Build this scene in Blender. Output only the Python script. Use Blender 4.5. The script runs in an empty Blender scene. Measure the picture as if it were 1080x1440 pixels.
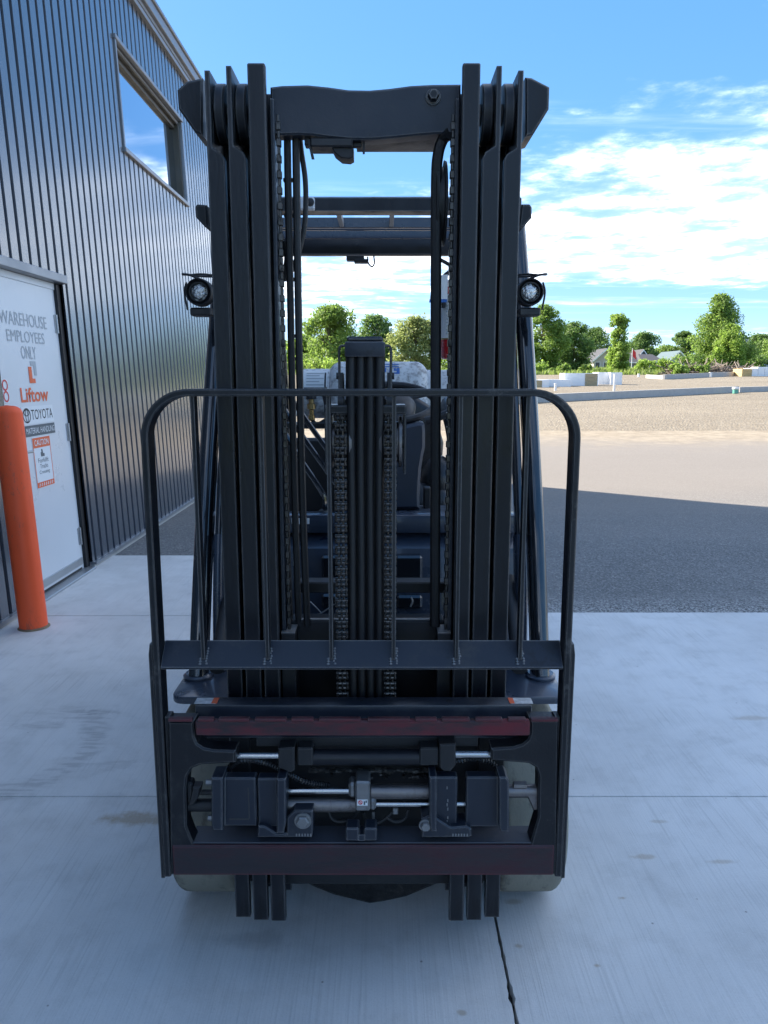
import bpy, bmesh, math, random
from mathutils import Vector, Matrix, Quaternion, noise as mnoise
R = math.radians
SC = bpy.context.scene
COL = SC.collection

# ------------------------------------------------------------------ camera
F = 1081.0                 # focal length in photograph pixels (1080 x 1440)
PITCH = R(9.97)
CH = 1.46
cam_d = bpy.data.cameras.new('camera')
cam_d.sensor_fit = 'VERTICAL'
cam_d.sensor_height = 36.0
cam_d.lens = 36.0 * F / 1440.0
cam_d.clip_start = 0.05
cam_d.clip_end = 3000
cam = bpy.data.objects.new('camera', cam_d)
COL.objects.link(cam)
cam.location = (0, 0, CH)
cam.rotation_euler = (R(90) - PITCH, 0, 0)
SC.camera = cam

# ------------------------------------------------------------------ sky, sun, exposure
SUN_DIR = Vector((-1.45, 0.89, 1.0)).normalized()       # towards the sun: behind the building, left and a little ahead
SUN_AZ = math.atan2(SUN_DIR.x, SUN_DIR.y)
world = bpy.data.worlds.new('World')
SC.world = world
world.use_nodes = True
wn, wl = world.node_tree.nodes, world.node_tree.links
wn.clear()
def W(t, **kw):
    n = wn.new(t)
    for k, v in kw.items():
        setattr(n, k, v)
    return n
w_out = W('ShaderNodeOutputWorld')
w_bg = W('ShaderNodeBackground')
w_bg.inputs['Strength'].default_value = 0.15
w_sky = W('ShaderNodeTexSky', sky_type='NISHITA', sun_disc=False)
w_sky.sun_elevation = math.asin(SUN_DIR.z)
w_sky.sun_rotation = SUN_AZ
w_sky.air_density = 0.6
w_sky.dust_density = 0.15
w_sky.ozone_density = 2.0
w_tc = W('ShaderNodeTexCoord')
w_sep = W('ShaderNodeSeparateXYZ')
wl.new(w_tc.outputs['Generated'], w_sep.inputs[0])
def wmath(op, a, b=None, clamp=False):
    n = W('ShaderNodeMath', operation=op)
    n.use_clamp = clamp
    for i, v in enumerate((a, b)):
        if v is None:
            continue
        if isinstance(v, (int, float)):
            n.inputs[i].default_value = v
        else:
            wl.new(v, n.inputs[i])
    return n.outputs[0]
def wramp(v, a, b):
    n = W('ShaderNodeMapRange', interpolation_type='SMOOTHSTEP')
    wl.new(v, n.inputs['Value'])
    n.inputs['From Min'].default_value = a
    n.inputs['From Max'].default_value = b
    return n.outputs[0]
# clouds: a layer at one height, so direction -> (x/z, y/z)
zc = wmath('MAXIMUM', w_sep.outputs['Z'], 0.02)
zz = wmath('ADD', zc, 0.04)
cx = wmath('DIVIDE', w_sep.outputs['X'], zz)
cy = wmath('DIVIDE', w_sep.outputs['Y'], zz)
w_cmb = W('ShaderNodeCombineXYZ')
wl.new(cx, w_cmb.inputs[0]); wl.new(cy, w_cmb.inputs[1])
def wnoise(scale, detail, rough, loc=(0, 0, 0), scl=(1, 1, 1), rot=0.0, dist=0.0):
    m = W('ShaderNodeMapping')
    m.inputs['Location'].default_value = loc
    m.inputs['Scale'].default_value = scl
    m.inputs['Rotation'].default_value = (0, 0, rot)
    wl.new(w_cmb.outputs[0], m.inputs[0])
    n = W('ShaderNodeTexNoise')
    n.inputs['Scale'].default_value = scale
    n.inputs['Detail'].default_value = detail
    n.inputs['Roughness'].default_value = rough
    n.inputs['Distortion'].default_value = dist
    wl.new(m.outputs[0], n.inputs['Vector'])
    return n.outputs['Fac']
bank = wnoise(0.20, 1.0, 0.5, loc=(16.6, 14.5, 0), scl=(0.75, 1.6, 1), rot=R(18))
puff = wnoise(2.6, 7.0, 0.62, loc=(1.7, 0.4, 0))
streak = wnoise(0.7, 6.0, 0.6, loc=(7.3, 2.0, 0), scl=(0.35, 2.2, 1), rot=R(12), dist=0.4)
d1 = wmath('ADD', bank, wmath('MULTIPLY', wmath('SUBTRACT', puff, 0.5), 0.26))
bank_m = wmath('MULTIPLY', wramp(d1, 0.49, 0.66), wmath('ADD', wmath('MULTIPLY', wramp(puff, 0.36, 0.64), 0.58), 0.42))
streak_m = wmath('MULTIPLY', wramp(streak, 0.52, 0.78), 0.4)
cl = wmath('MAXIMUM', bank_m, streak_m, True)
cl = wmath('MULTIPLY', cl, wramp(w_sep.outputs['Z'], 0.012, 0.10))
cl = wmath('MULTIPLY', cl, 0.85)
w_shade = wramp(puff, 0.38, 0.78)
w_cc = W('ShaderNodeMix', data_type='RGBA')
w_cc.inputs['A'].default_value = (0.95, 1.1, 1.35, 1)
w_cc.inputs['B'].default_value = (3.7, 3.75, 3.8, 1)
wl.new(w_shade, w_cc.inputs['Factor'])
w_mix = W('ShaderNodeMix', data_type='RGBA')
wl.new(cl, w_mix.inputs['Factor'])
w_gam = W('ShaderNodeGamma'); w_gam.inputs[1].default_value = 0.38
wl.new(w_sky.outputs[0], w_gam.inputs[0])
w_hsv = W('ShaderNodeHueSaturation'); w_hsv.inputs['Saturation'].default_value = 2.1
wl.new(w_gam.outputs[0], w_hsv.inputs['Color'])
w_tint = W('ShaderNodeMix', data_type='RGBA', blend_type='MULTIPLY')
w_tint.inputs['Factor'].default_value = 1.0
w_tint.inputs['B'].default_value = (0.43, 0.475, 0.545, 1)
wl.new(w_hsv.outputs[0], w_tint.inputs['A'])
wl.new(w_tint.outputs['Result'], w_mix.inputs['A'])
wl.new(w_cc.outputs['Result'], w_mix.inputs['B'])
wl.new(w_mix.outputs['Result'], w_bg.inputs['Color'])
wl.new(w_bg.outputs[0], w_out.inputs[0])

sun_d = bpy.data.lights.new('sun', 'SUN')
sun_d.energy = 2.0
sun_d.angle = R(0.53)
sun_d.color = (1.0, 0.90, 0.76)
sun = bpy.data.objects.new('sun', sun_d)
COL.objects.link(sun)
sun.rotation_euler = (-SUN_DIR).to_track_quat('-Z', 'Y').to_euler()
sun.location = (-15, 10, 12)

SC.view_settings.view_transform = 'Standard'
SC.view_settings.look = 'None'
SC.view_settings.gamma = 1.0
SC.view_settings.use_curve_mapping = False
SC.view_settings.exposure = 3.2

# ------------------------------------------------------------------ pixel -> place helpers
SLOPE = 0.022              # beyond the lot the land climbs gently away
SLOPE_Y = 9.0
SLOPE_END = 230.0
def gz(y):
    return SLOPE * (min(max(y, SLOPE_Y), SLOPE_END) - SLOPE_Y)
def ray(px, py):
    u = (px - 540.0) / F
    v = (720.0 - py) / F
    return Vector((u, math.cos(PITCH) + math.sin(PITCH) * v, -math.sin(PITCH) + math.cos(PITCH) * v))
def PY(px, py, Y):
    d = ray(px, py)
    t = Y / d.y
    return Vector((t * d.x, Y, CH + t * d.z))
def PG(px, py):
    d = ray(px, py)
    t = -CH / d.z if d.z < 0 else 1e9
    if t * d.y > SLOPE_Y:
        k = d.z / d.y
        Y = (CH + SLOPE * SLOPE_Y) / (SLOPE - k)
        t = Y / d.y
    return Vector((t * d.x, t * d.y, gz(t * d.y)))
LEAN = R(2.3)              # the apron drains away from the building; plumb things lean against it
WX = -2.30
def PWALL(px, py):         # building-local (along wall, up)
    d = ray(px, py)
    t = math.tan(LEAN)
    s = (WX - t * CH) / (d.x + t * d.z)
    return s * d.y, (CH + s * d.z) / math.cos(LEAN)

# ------------------------------------------------------------------ materials
MATS = {}
def mat(name, col, rough=0.5, metal=0.0, var=0.15, vscale=6.0, bump=0.0, bscale=40.0,
        coat=0.0, dirt=None, dirt_amt=0.0, dirt_scale=3.0, rvar=0.12, stretch=(1, 1, 1), spec=0.5,
        coords='Object', dthr=(0.52, 0.72), edge=None, edge_r=0.004, scuff=None, scuff_amt=0.5, scuff_scale=11.0):
    m = bpy.data.materials.new(name)
    m.use_nodes = True
    n, l = m.node_tree.nodes, m.node_tree.links
    b = n['Principled BSDF']
    b.inputs['Metallic'].default_value = metal
    b.inputs['Specular IOR Level'].default_value = spec
    b.inputs['Coat Weight'].default_value = coat
    b.inputs['Coat Roughness'].default_value = 0.06
    tc = n.new('ShaderNodeTexCoord')
    mp = n.new('ShaderNodeMapping')
    mp.inputs['Scale'].default_value = stretch
    l.new(tc.outputs[coords], mp.inputs[0])
    ns = n.new('ShaderNodeTexNoise')
    ns.inputs['Scale'].default_value = vscale
    ns.inputs['Detail'].default_value = 6
    ns.inputs['Roughness'].default_value = 0.62
    l.new(mp.outputs[0], ns.inputs['Vector'])
    mx = n.new('ShaderNodeMix'); mx.data_type = 'RGBA'
    mx.inputs['A'].default_value = (*[max(0, c * (1 - var * 1.6)) for c in col], 1)
    mx.inputs['B'].default_value = (*[min(1, c * (1 + var * 1.6)) for c in col], 1)
    l.new(ns.outputs['Fac'], mx.inputs['Factor'])
    cout = mx.outputs['Result']
    rr = n.new('ShaderNodeMapRange')
    rr.inputs['From Min'].default_value = 0.3
    rr.inputs['From Max'].default_value = 0.7
    rr.inputs['To Min'].default_value = max(0.02, rough - rvar)
    rr.inputs['To Max'].default_value = min(1, rough + rvar)
    l.new(ns.outputs['Fac'], rr.inputs['Value'])
    rout = rr.outputs[0]
    if dirt is not None:
        nd = n.new('ShaderNodeTexNoise')
        nd.inputs['Scale'].default_value = dirt_scale
        nd.inputs['Detail'].default_value = 9
        nd.inputs['Roughness'].default_value = 0.72
        l.new(mp.outputs[0], nd.inputs['Vector'])
        dr = n.new('ShaderNodeMapRange'); dr.interpolation_type = 'SMOOTHSTEP'
        dr.inputs['From Min'].default_value = dthr[0]
        dr.inputs['From Max'].default_value = dthr[1]
        dr.inputs['To Max'].default_value = dirt_amt
        l.new(nd.outputs['Fac'], dr.inputs['Value'])
        m2 = n.new('ShaderNodeMix'); m2.data_type = 'RGBA'
        l.new(dr.outputs[0], m2.inputs['Factor'])
        l.new(cout, m2.inputs['A'])
        m2.inputs['B'].default_value = (*dirt, 1)
        cout = m2.outputs['Result']
        m3 = n.new('ShaderNodeMix')
        l.new(dr.outputs[0], m3.inputs['Factor'])
        l.new(rout, m3.inputs['A'])
        m3.inputs['B'].default_value = 0.85
        rout = m3.outputs['Result']
    if scuff is not None:              # small rubbed patches
        n1 = n.new('ShaderNodeTexNoise'); n1.inputs['Scale'].default_value = scuff_scale * 4; n1.inputs['Detail'].default_value = 8; n1.inputs['Roughness'].default_value = 0.75
        n2 = n.new('ShaderNodeTexNoise'); n2.inputs['Scale'].default_value = scuff_scale * 0.35; n2.inputs['Detail'].default_value = 3
        l.new(mp.outputs[0], n1.inputs['Vector']); l.new(tc.outputs[coords], n2.inputs['Vector'])
        ml = n.new('ShaderNodeMath'); ml.operation = 'MULTIPLY'
        l.new(n1.outputs['Fac'], ml.inputs[0]); l.new(n2.outputs['Fac'], ml.inputs[1])
        r2 = n.new('ShaderNodeMapRange'); r2.interpolation_type = 'SMOOTHSTEP'
        r2.inputs['From Min'].default_value = 0.31; r2.inputs['From Max'].default_value = 0.38; r2.inputs['To Max'].default_value = scuff_amt
        l.new(ml.outputs[0], r2.inputs['Value'])
        m5 = n.new('ShaderNodeMix'); m5.data_type = 'RGBA'
        l.new(r2.outputs[0], m5.inputs['Factor']); l.new(cout, m5.inputs['A']); m5.inputs['B'].default_value = (*scuff, 1)
        cout = m5.outputs['Result']
    if edge is not None:               # paint worn off the arrises
        bv = n.new('ShaderNodeBevel'); bv.samples = 4; bv.inputs['Radius'].default_value = edge_r
        ge = n.new('ShaderNodeNewGeometry')
        dt = n.new('ShaderNodeVectorMath'); dt.operation = 'DOT_PRODUCT'
        l.new(bv.outputs[0], dt.inputs[0]); l.new(ge.outputs['Normal'], dt.inputs[1])
        ne = n.new('ShaderNodeTexNoise'); ne.inputs['Scale'].default_value = 35; ne.inputs['Detail'].default_value = 5
        l.new(tc.outputs[coords], ne.inputs['Vector'])
        sb = n.new('ShaderNodeMath'); sb.operation = 'MULTIPLY_ADD'
        l.new(ne.outputs['Fac'], sb.inputs[0]); sb.inputs[1].default_value = 0.12; l.new(dt.outputs['Value'], sb.inputs[2])
        er = n.new('ShaderNodeMapRange'); er.inputs['From Min'].default_value = 1.03; er.inputs['From Max'].default_value = 0.86; er.inputs['To Max'].default_value = 0.8
        l.new(sb.outputs[0], er.inputs['Value'])
        m4 = n.new('ShaderNodeMix'); m4.data_type = 'RGBA'
        l.new(er.outputs[0], m4.inputs['Factor']); l.new(cout, m4.inputs['A']); m4.inputs['B'].default_value = (*edge, 1)
        cout = m4.outputs['Result']
    l.new(cout, b.inputs['Base Color'])
    l.new(rout, b.inputs['Roughness'])
    if bump > 0:
        nb = n.new('ShaderNodeTexNoise')
        nb.inputs['Scale'].default_value = bscale
        nb.inputs['Detail'].default_value = 5
        l.new(mp.outputs[0], nb.inputs['Vector'])
        bp = n.new('ShaderNodeBump')
        bp.inputs['Strength'].default_value = bump
        bp.inputs['Distance'].default_value = 0.01
        l.new(nb.outputs['Fac'], bp.inputs['Height'])
        l.new(bp.outputs[0], b.inputs['Normal'])
    MATS[name] = m
    return m

DUST = (0.16, 0.145, 0.12)
mat('mast_black', (0.0075, 0.009, 0.013), 0.36, spec=0.36, var=0.25, vscale=9, bump=0.06, bscale=120, dirt=(0.030, 0.030, 0.032), dirt_amt=0.6, dirt_scale=5, stretch=(1, 1, 0.25), edge=(0.26, 0.25, 0.24), edge_r=0.006, scuff=(0.006, 0.006, 0.007), scuff_amt=0.75)
mat('frame_black', (0.007, 0.008, 0.011), 0.42, spec=0.38, var=0.3, vscale=14, bump=0.10, bscale=160, dirt=(0.07, 0.065, 0.06), dirt_amt=0.4, dirt_scale=14, edge=(0.20, 0.19, 0.18), edge_r=0.005, scuff=(0.09, 0.085, 0.08), scuff_amt=0.5, scuff_scale=14)
mat('crossbar_black', (0.014, 0.019, 0.030), 0.38, spec=0.42, var=0.2, vscale=10, bump=0.05, bscale=140, dirt=(0.065, 0.063, 0.06), dirt_amt=0.5, dirt_scale=7, edge=(0.24, 0.23, 0.22), edge_r=0.005, scuff=(0.008, 0.008, 0.009), scuff_amt=0.6)
mat('ledge_grey', (0.050, 0.055, 0.068), 0.42, var=0.2, vscale=14, bump=0.05, bscale=120, dirt=(0.09, 0.085, 0.08), dirt_amt=0.5, dirt_scale=9)
mat('dull_black', (0.010, 0.011, 0.013), 0.55, var=0.25, vscale=12, bump=0.06, bscale=100, dirt=(0.05, 0.047, 0.042), dirt_amt=0.5, dirt_scale=6, edge=(0.09, 0.085, 0.08))
mat('grease_black', (0.007, 0.007, 0.008), 0.45, var=0.3, vscale=20, bump=0.25, bscale=60, dirt=(0.06, 0.05, 0.04), dirt_amt=0.5, dirt_scale=12)
mat('red_worn', (0.018, 0.013, 0.016), 0.48, var=0.3, vscale=12, bump=0.10, bscale=120, dirt=(0.15, 0.018, 0.026), dirt_amt=0.9, dirt_scale=4.5, dthr=(0.38, 0.58), stretch=(0.6, 1, 2.2), edge=(0.12, 0.07, 0.07))
mat('red_worn_low', (0.018, 0.014, 0.018), 0.5, var=0.3, vscale=12, bump=0.10, bscale=120, dirt=(0.060, 0.014, 0.020), dirt_amt=0.7, dirt_scale=4.0, dthr=(0.40, 0.62), stretch=(0.6, 1, 2.2), edge=(0.14, 0.03, 0.035), edge_r=0.008, scuff=(0.008, 0.007, 0.009), scuff_amt=0.7, scuff_scale=6)
mat('body_gray', (0.030, 0.042, 0.066), 0.30, var=0.12, vscale=5, coat=0.35, bump=0.01, bscale=80, dirt=DUST, dirt_amt=0.22, dirt_scale=4)
mat('pillar_gloss', (0.012, 0.014, 0.018), 0.12, var=0.15, vscale=6, coat=0.8, dirt=DUST, dirt_amt=0.10, dirt_scale=6)
mat('plastic_black', (0.014, 0.014, 0.016), 0.5, var=0.12, vscale=20, bump=0.08, bscale=300)
mat('plastic_gray', (0.025, 0.033, 0.050), 0.45, var=0.10, vscale=15, bump=0.05, bscale=300)
mat('vinyl_black', (0.012, 0.012, 0.014), 0.34, var=0.12, vscale=12, bump=0.08, bscale=200)
mat('rubber_hose', (0.013, 0.013, 0.014), 0.5, var=0.25, vscale=30, bump=0.12, bscale=200, dirt=(0.05, 0.048, 0.045), dirt_amt=0.4, dirt_scale=14)
mat('chrome', (0.42, 0.42, 0.42), 0.2, metal=1.0, var=0.10, vscale=30, rvar=0.06)
mat('steel_worn', (0.20, 0.185, 0.18), 0.42, metal=0.8, var=0.3, vscale=18, bump=0.12, bscale=90, dirt=(0.05, 0.03, 0.022), dirt_amt=0.85, dirt_scale=16)
mat('steel_grey', (0.23, 0.23, 0.23), 0.45, metal=0.6, var=0.2, vscale=20, bump=0.10, bscale=90, dirt=(0.05, 0.045, 0.04), dirt_amt=0.6, dirt_scale=18)
mat('chain_steel', (0.10, 0.095, 0.09), 0.32, metal=0.9, var=0.35, vscale=60, bump=0.05, bscale=200, dirt=(0.02, 0.017, 0.015), dirt_amt=0.8, dirt_scale=40)
mat('chain_dark', (0.09, 0.085, 0.08), 0.36, metal=0.8, var=0.4, vscale=60, dirt=(0.012, 0.011, 0.010), dirt_amt=0.9, dirt_scale=40)
mat('hose_gloss', (0.016, 0.016, 0.018), 0.22, var=0.3, vscale=40)
mat('fitting_dirty', (0.09, 0.085, 0.08), 0.4, metal=0.6, var=0.6, vscale=50, bump=0.2, bscale=80, dirt=(0.012, 0.011, 0.010), dirt_amt=0.95, dirt_scale=26, dthr=(0.42, 0.58))
mat('rub_steel', (0.30, 0.29, 0.28), 0.5, metal=0.4, var=0.2, vscale=20, dirt=(0.08, 0.07, 0.06), dirt_amt=0.5, dirt_scale=20)
mat('tyre_nonmark', (0.24, 0.225, 0.175), 0.85, var=0.22, vscale=9, bump=0.15, bscale=90, dirt=(0.07, 0.066, 0.055), dirt_amt=0.75, dirt_scale=9, dthr=(0.48, 0.68), stretch=(2.2, 1, 1))
mat('rim_steel', (0.05, 0.052, 0.056), 0.5, var=0.2, vscale=8)
mat('tank_white', (0.62, 0.63, 0.63), 0.5, var=0.08, vscale=8, dirt=(0.20, 0.20, 0.20), dirt_amt=0.8, dirt_scale=30, bump=0.05, bscale=60, dthr=(0.47, 0.62))
mat('tank_blue', (0.025, 0.13, 0.42), 0.5, var=0.15, vscale=20)
mat('brass', (0.40, 0.28, 0.12), 0.35, metal=0.9, var=0.2, vscale=30)
mat('white_plastic', (0.62, 0.63, 0.63), 0.45, var=0.06, vscale=15)
mat('paper_white', (0.72, 0.73, 0.73), 0.65, var=0.05, vscale=40)
mat('ink_black', (0.02, 0.02, 0.022), 0.6, var=0.05)
mat('ink_grey', (0.38, 0.41, 0.43), 0.6, var=0.05)
mat('ink_darkgrey', (0.10, 0.115, 0.125), 0.6, var=0.05)
mat('ink_orange', (0.72, 0.12, 0.035), 0.55, var=0.05)
mat('ink_red', (0.60, 0.03, 0.03), 0.55, var=0.05)
mat('extinguisher_red', (0.48, 0.012, 0.018), 0.22, var=0.1, coat=0.5)
mat('lens_glass', (0.62, 0.62, 0.60), 0.10, metal=0.85, var=0.5, vscale=90, bump=0.8, bscale=70)
mat('label_print', (0.55, 0.56, 0.58), 0.6, var=0.9, vscale=60)
mat('door_paint', (0.62, 0.64, 0.66), 0.36, var=0.05, vscale=2.0, bump=0.015, bscale=200, dirt=(0.42, 0.42, 0.41), dirt_amt=0.12, dirt_scale=1.6)
mat('frame_dark', (0.012, 0.012, 0.014), 0.5, var=0.1)
mat('trim_metal', (0.25, 0.26, 0.28), 0.38, metal=0.5, var=0.08, vscale=3)
mat('aluminium', (0.42, 0.43, 0.44), 0.42, metal=0.9, var=0.1, vscale=20)
mat('window_frame', (0.085, 0.075, 0.06), 0.45, metal=0.4, var=0.1)
mat('bollard_orange', (1.0, 0.115, 0.035), 0.5, spec=0.3, var=0.10, vscale=6, scuff=(0.45, 0.10, 0.06), scuff_amt=0.6, stretch=(1, 1, 0.4), bump=0.02, bscale=60, dirt=(0.55, 0.10, 0.05), dirt_amt=0.35, dirt_scale=9)
mat('concrete_old', (0.40, 0.39, 0.37), 0.85, var=0.15, vscale=4, bump=0.15, bscale=25)
mat('foam_white', (0.78, 0.79, 0.79), 0.7, var=0.04, vscale=3)
mat('foam_tan', (0.36, 0.29, 0.17), 0.8, var=0.15, vscale=4)
mat('lumber', (0.52, 0.38, 0.17), 0.75, var=0.15, vscale=6)
mat('pvc_white', (0.75, 0.75, 0.73), 0.5, var=0.04)
mat('pvc_green', (0.10, 0.34, 0.26), 0.5, var=0.08)
mat('cone_orange', (0.75, 0.11, 0.03), 0.5, var=0.08)
mat('siding_grey', (0.26, 0.26, 0.27), 0.75, var=0.1, vscale=2)
mat('siding_blue', (0.30, 0.36, 0.40), 0.75, var=0.1, vscale=2)
mat('siding_tan', (0.42, 0.38, 0.33), 0.75, var=0.1, vscale=2)
mat('shingle_dark', (0.045, 0.046, 0.055), 0.85, var=0.3, vscale=6)
mat('shingle_blue', (0.075, 0.115, 0.135), 0.85, var=0.2, vscale=6)
mat('trim_white', (0.70, 0.70, 0.69), 0.6, var=0.04)
mat('dark_glass', (0.015, 0.018, 0.022), 0.08, var=0.1)
mat('bark', (0.10, 0.08, 0.06), 0.9, var=0.3, vscale=6, bump=0.3, bscale=12)
mat('dead_wood', (0.25, 0.205, 0.165), 0.9, var=0.35, vscale=3)
mat('flag_red', (0.60, 0.03, 0.04), 0.7, var=0.1)
mat('joint_tan', (0.20, 0.15, 0.09), 0.9, var=0.4, vscale=30)
mat('joint_dark', (0.035, 0.033, 0.03), 0.9, var=0.2)
mat('membrane', (0.30, 0.30, 0.30), 0.8, var=0.1)

def principled(m):
    return m.node_tree.nodes['Principled BSDF']

# metal cladding
mc = mat('cladding', (0.052, 0.062, 0.080), 0.25, var=0.05, vscale=1.2, rvar=0.03, bump=0.010, bscale=3, stretch=(1, 1, 0.3), coat=0.5)
principled(mc).inputs['IOR'].default_value = 1.9
principled(mc).inputs['Coat Roughness'].default_value = 0.12
# window glass: mirror-like from outside
mg = mat('window_glass', (0.52, 0.58, 0.64), 0.02, metal=1.0, var=0.0, rvar=0.0)

# leaves
def leaf_mat(name, a, b_, tr=0.58):
    a, b_ = [tuple(min(.6, q * k) for q, k in zip(c, (1.22, 1.22, 1.3))) for c in (a, b_)]
    m = bpy.data.materials.new(name); m.use_nodes = True
    n, l = m.node_tree.nodes, m.node_tree.links
    b = n['Principled BSDF']
    tc = n.new('ShaderNodeTexCoord')
    ns = n.new('ShaderNodeTexNoise'); ns.inputs['Scale'].default_value = 1.4; ns.inputs['Detail'].default_value = 4
    l.new(tc.outputs['Object'], ns.inputs['Vector'])
    rp = n.new('ShaderNodeMapRange'); rp.inputs['From Min'].default_value = 0.35; rp.inputs['From Max'].default_value = 0.66
    l.new(ns.outputs['Fac'], rp.inputs['Value'])
    mx = n.new('ShaderNodeMix'); mx.data_type = 'RGBA'
    mx.inputs['A'].default_value = (*a, 1); mx.inputs['B'].default_value = (*b_, 1)
    l.new(rp.outputs[0], mx.inputs['Factor'])
    l.new(mx.outputs['Result'], b.inputs['Base Color'])
    b.inputs['Roughness'].default_value = 0.6
    t = n.new('ShaderNodeBsdfTranslucent')
    l.new(mx.outputs['Result'], t.inputs['Color'])
    ms = n.new('ShaderNodeMixShader'); ms.inputs[0].default_value = tr
    l.new(b.outputs[0], ms.inputs[1]); l.new(t.outputs[0], ms.inputs[2])
    l.new(ms.outputs[0], n['Material Output'].inputs['Surface'])
    MATS[name] = m
leaf_mat('leaf_mid', (0.12, 0.20, 0.036), (0.20, 0.29, 0.06))
leaf_mat('leaf_dark', (0.085, 0.155, 0.036), (0.14, 0.22, 0.055))
leaf_mat('leaf_bright', (0.17, 0.27, 0.04), (0.25, 0.35, 0.07))
leaf_mat('leaf_pale', (0.20, 0.25, 0.07), (0.29, 0.33, 0.12))
leaf_mat('grass_blades', (0.11, 0.17, 0.035), (0.19, 0.24, 0.06))

# ground surfaces -------------------------------------------------
def nodes_of(m):
    return m.node_tree.nodes, m.node_tree.links
class NG:
    """small node-graph helper for ground materials (world position based)"""
    def __init__(s, name):
        s.m = bpy.data.materials.new(name); s.m.use_nodes = True
        s.n, s.l = s.m.node_tree.nodes, s.m.node_tree.links
        s.b = s.n['Principled BSDF']
        s.geo = s.n.new('ShaderNodeNewGeometry')
        s.pos = s.geo.outputs['Position']
        s.sep = s.n.new('ShaderNodeSeparateXYZ'); s.l.new(s.pos, s.sep.inputs[0])
        MATS[name] = s.m
    def noise(s, scale, detail=5, rough=0.6, scl=(1, 1, 1), dist=0, loc=(0, 0, 0)):
        mp = s.n.new('ShaderNodeMapping'); mp.inputs['Scale'].default_value = scl; mp.inputs['Location'].default_value = loc
        s.l.new(s.pos, mp.inputs[0])
        t = s.n.new('ShaderNodeTexNoise')
        t.inputs['Scale'].default_value = scale; t.inputs['Detail'].default_value = detail
        t.inputs['Roughness'].default_value = rough; t.inputs['Distortion'].default_value = dist
        s.l.new(mp.outputs[0], t.inputs['Vector'])
        return t.outputs['Fac']
    def vor(s, scale, scl=(1, 1, 1), feature='F1'):
        mp = s.n.new('ShaderNodeMapping'); mp.inputs['Scale'].default_value = scl
        s.l.new(s.pos, mp.inputs[0])
        t = s.n.new('ShaderNodeTexVoronoi'); t.feature = feature; t.inputs['Scale'].default_value = scale
        s.l.new(mp.outputs[0], t.inputs['Vector'])
        return t
    def math(s, op, a, b=None, clamp=False):
        t = s.n.new('ShaderNodeMath'); t.operation = op; t.use_clamp = clamp
        for i, v in enumerate((a, b)):
            if v is None: continue
            if isinstance(v, (int, float)): t.inputs[i].default_value = v
            else: s.l.new(v, t.inputs[i])
        return t.outputs[0]
    def ramp(s, v, a, b, c=0.0, d=1.0):
        t = s.n.new('ShaderNodeMapRange'); t.interpolation_type = 'SMOOTHSTEP'
        s.l.new(v, t.inputs['Value'])
        for k, x in zip(('From Min', 'From Max', 'To Min', 'To Max'), (a, b, c, d)):
            t.inputs[k].default_value = x
        return t.outputs[0]
    def mix(s, f, a, b):
        t = s.n.new('ShaderNodeMix'); t.data_type = 'RGBA'
        if isinstance(f, (int, float)): t.inputs['Factor'].default_value = f
        else: s.l.new(f, t.inputs['Factor'])
        for k, v in (('A', a), ('B', b)):
            if isinstance(v, tuple): t.inputs[k].default_value = (*v, 1)
            else: s.l.new(v, t.inputs[k])
        return t.outputs['Result']
    def bump(s, h, strength, dist, prev=None):
        t = s.n.new('ShaderNodeBump'); t.inputs['Strength'].default_value = strength; t.inputs['Distance'].default_value = dist
        s.l.new(h, t.inputs['Height'])
        if prev is not None: s.l.new(prev, t.inputs['Normal'])
        return t.outputs[0]
    def blob(s, x, y, rx, ry, rot=0.0):
        """distance in units of an ellipse round (x, y)"""
        dx = s.math('SUBTRACT', s.sep.outputs[0], x); dy = s.math('SUBTRACT', s.sep.outputs[1], y)
        c, q = math.cos(rot), math.sin(rot)
        a = s.math('DIVIDE', s.math('ADD', s.math('MULTIPLY', dx, c), s.math('MULTIPLY', dy, q)), rx)
        b = s.math('DIVIDE', s.math('SUBTRACT', s.math('MULTIPLY', dy, c), s.math('MULTIPLY', dx, q)), ry)
        return s.math('SQRT', s.math('ADD', s.math('MULTIPLY', a, a), s.math('MULTIPLY', b, b)))
    def done(s, col, rough, normal=None):
        s.l.new(col, s.b.inputs['Base Color'])
        if isinstance(rough, (int, float)): s.b.inputs['Roughness'].default_value = rough
        else: s.l.new(rough, s.b.inputs['Roughness'])
        if normal is not None: s.l.new(normal, s.b.inputs['Normal'])

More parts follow.
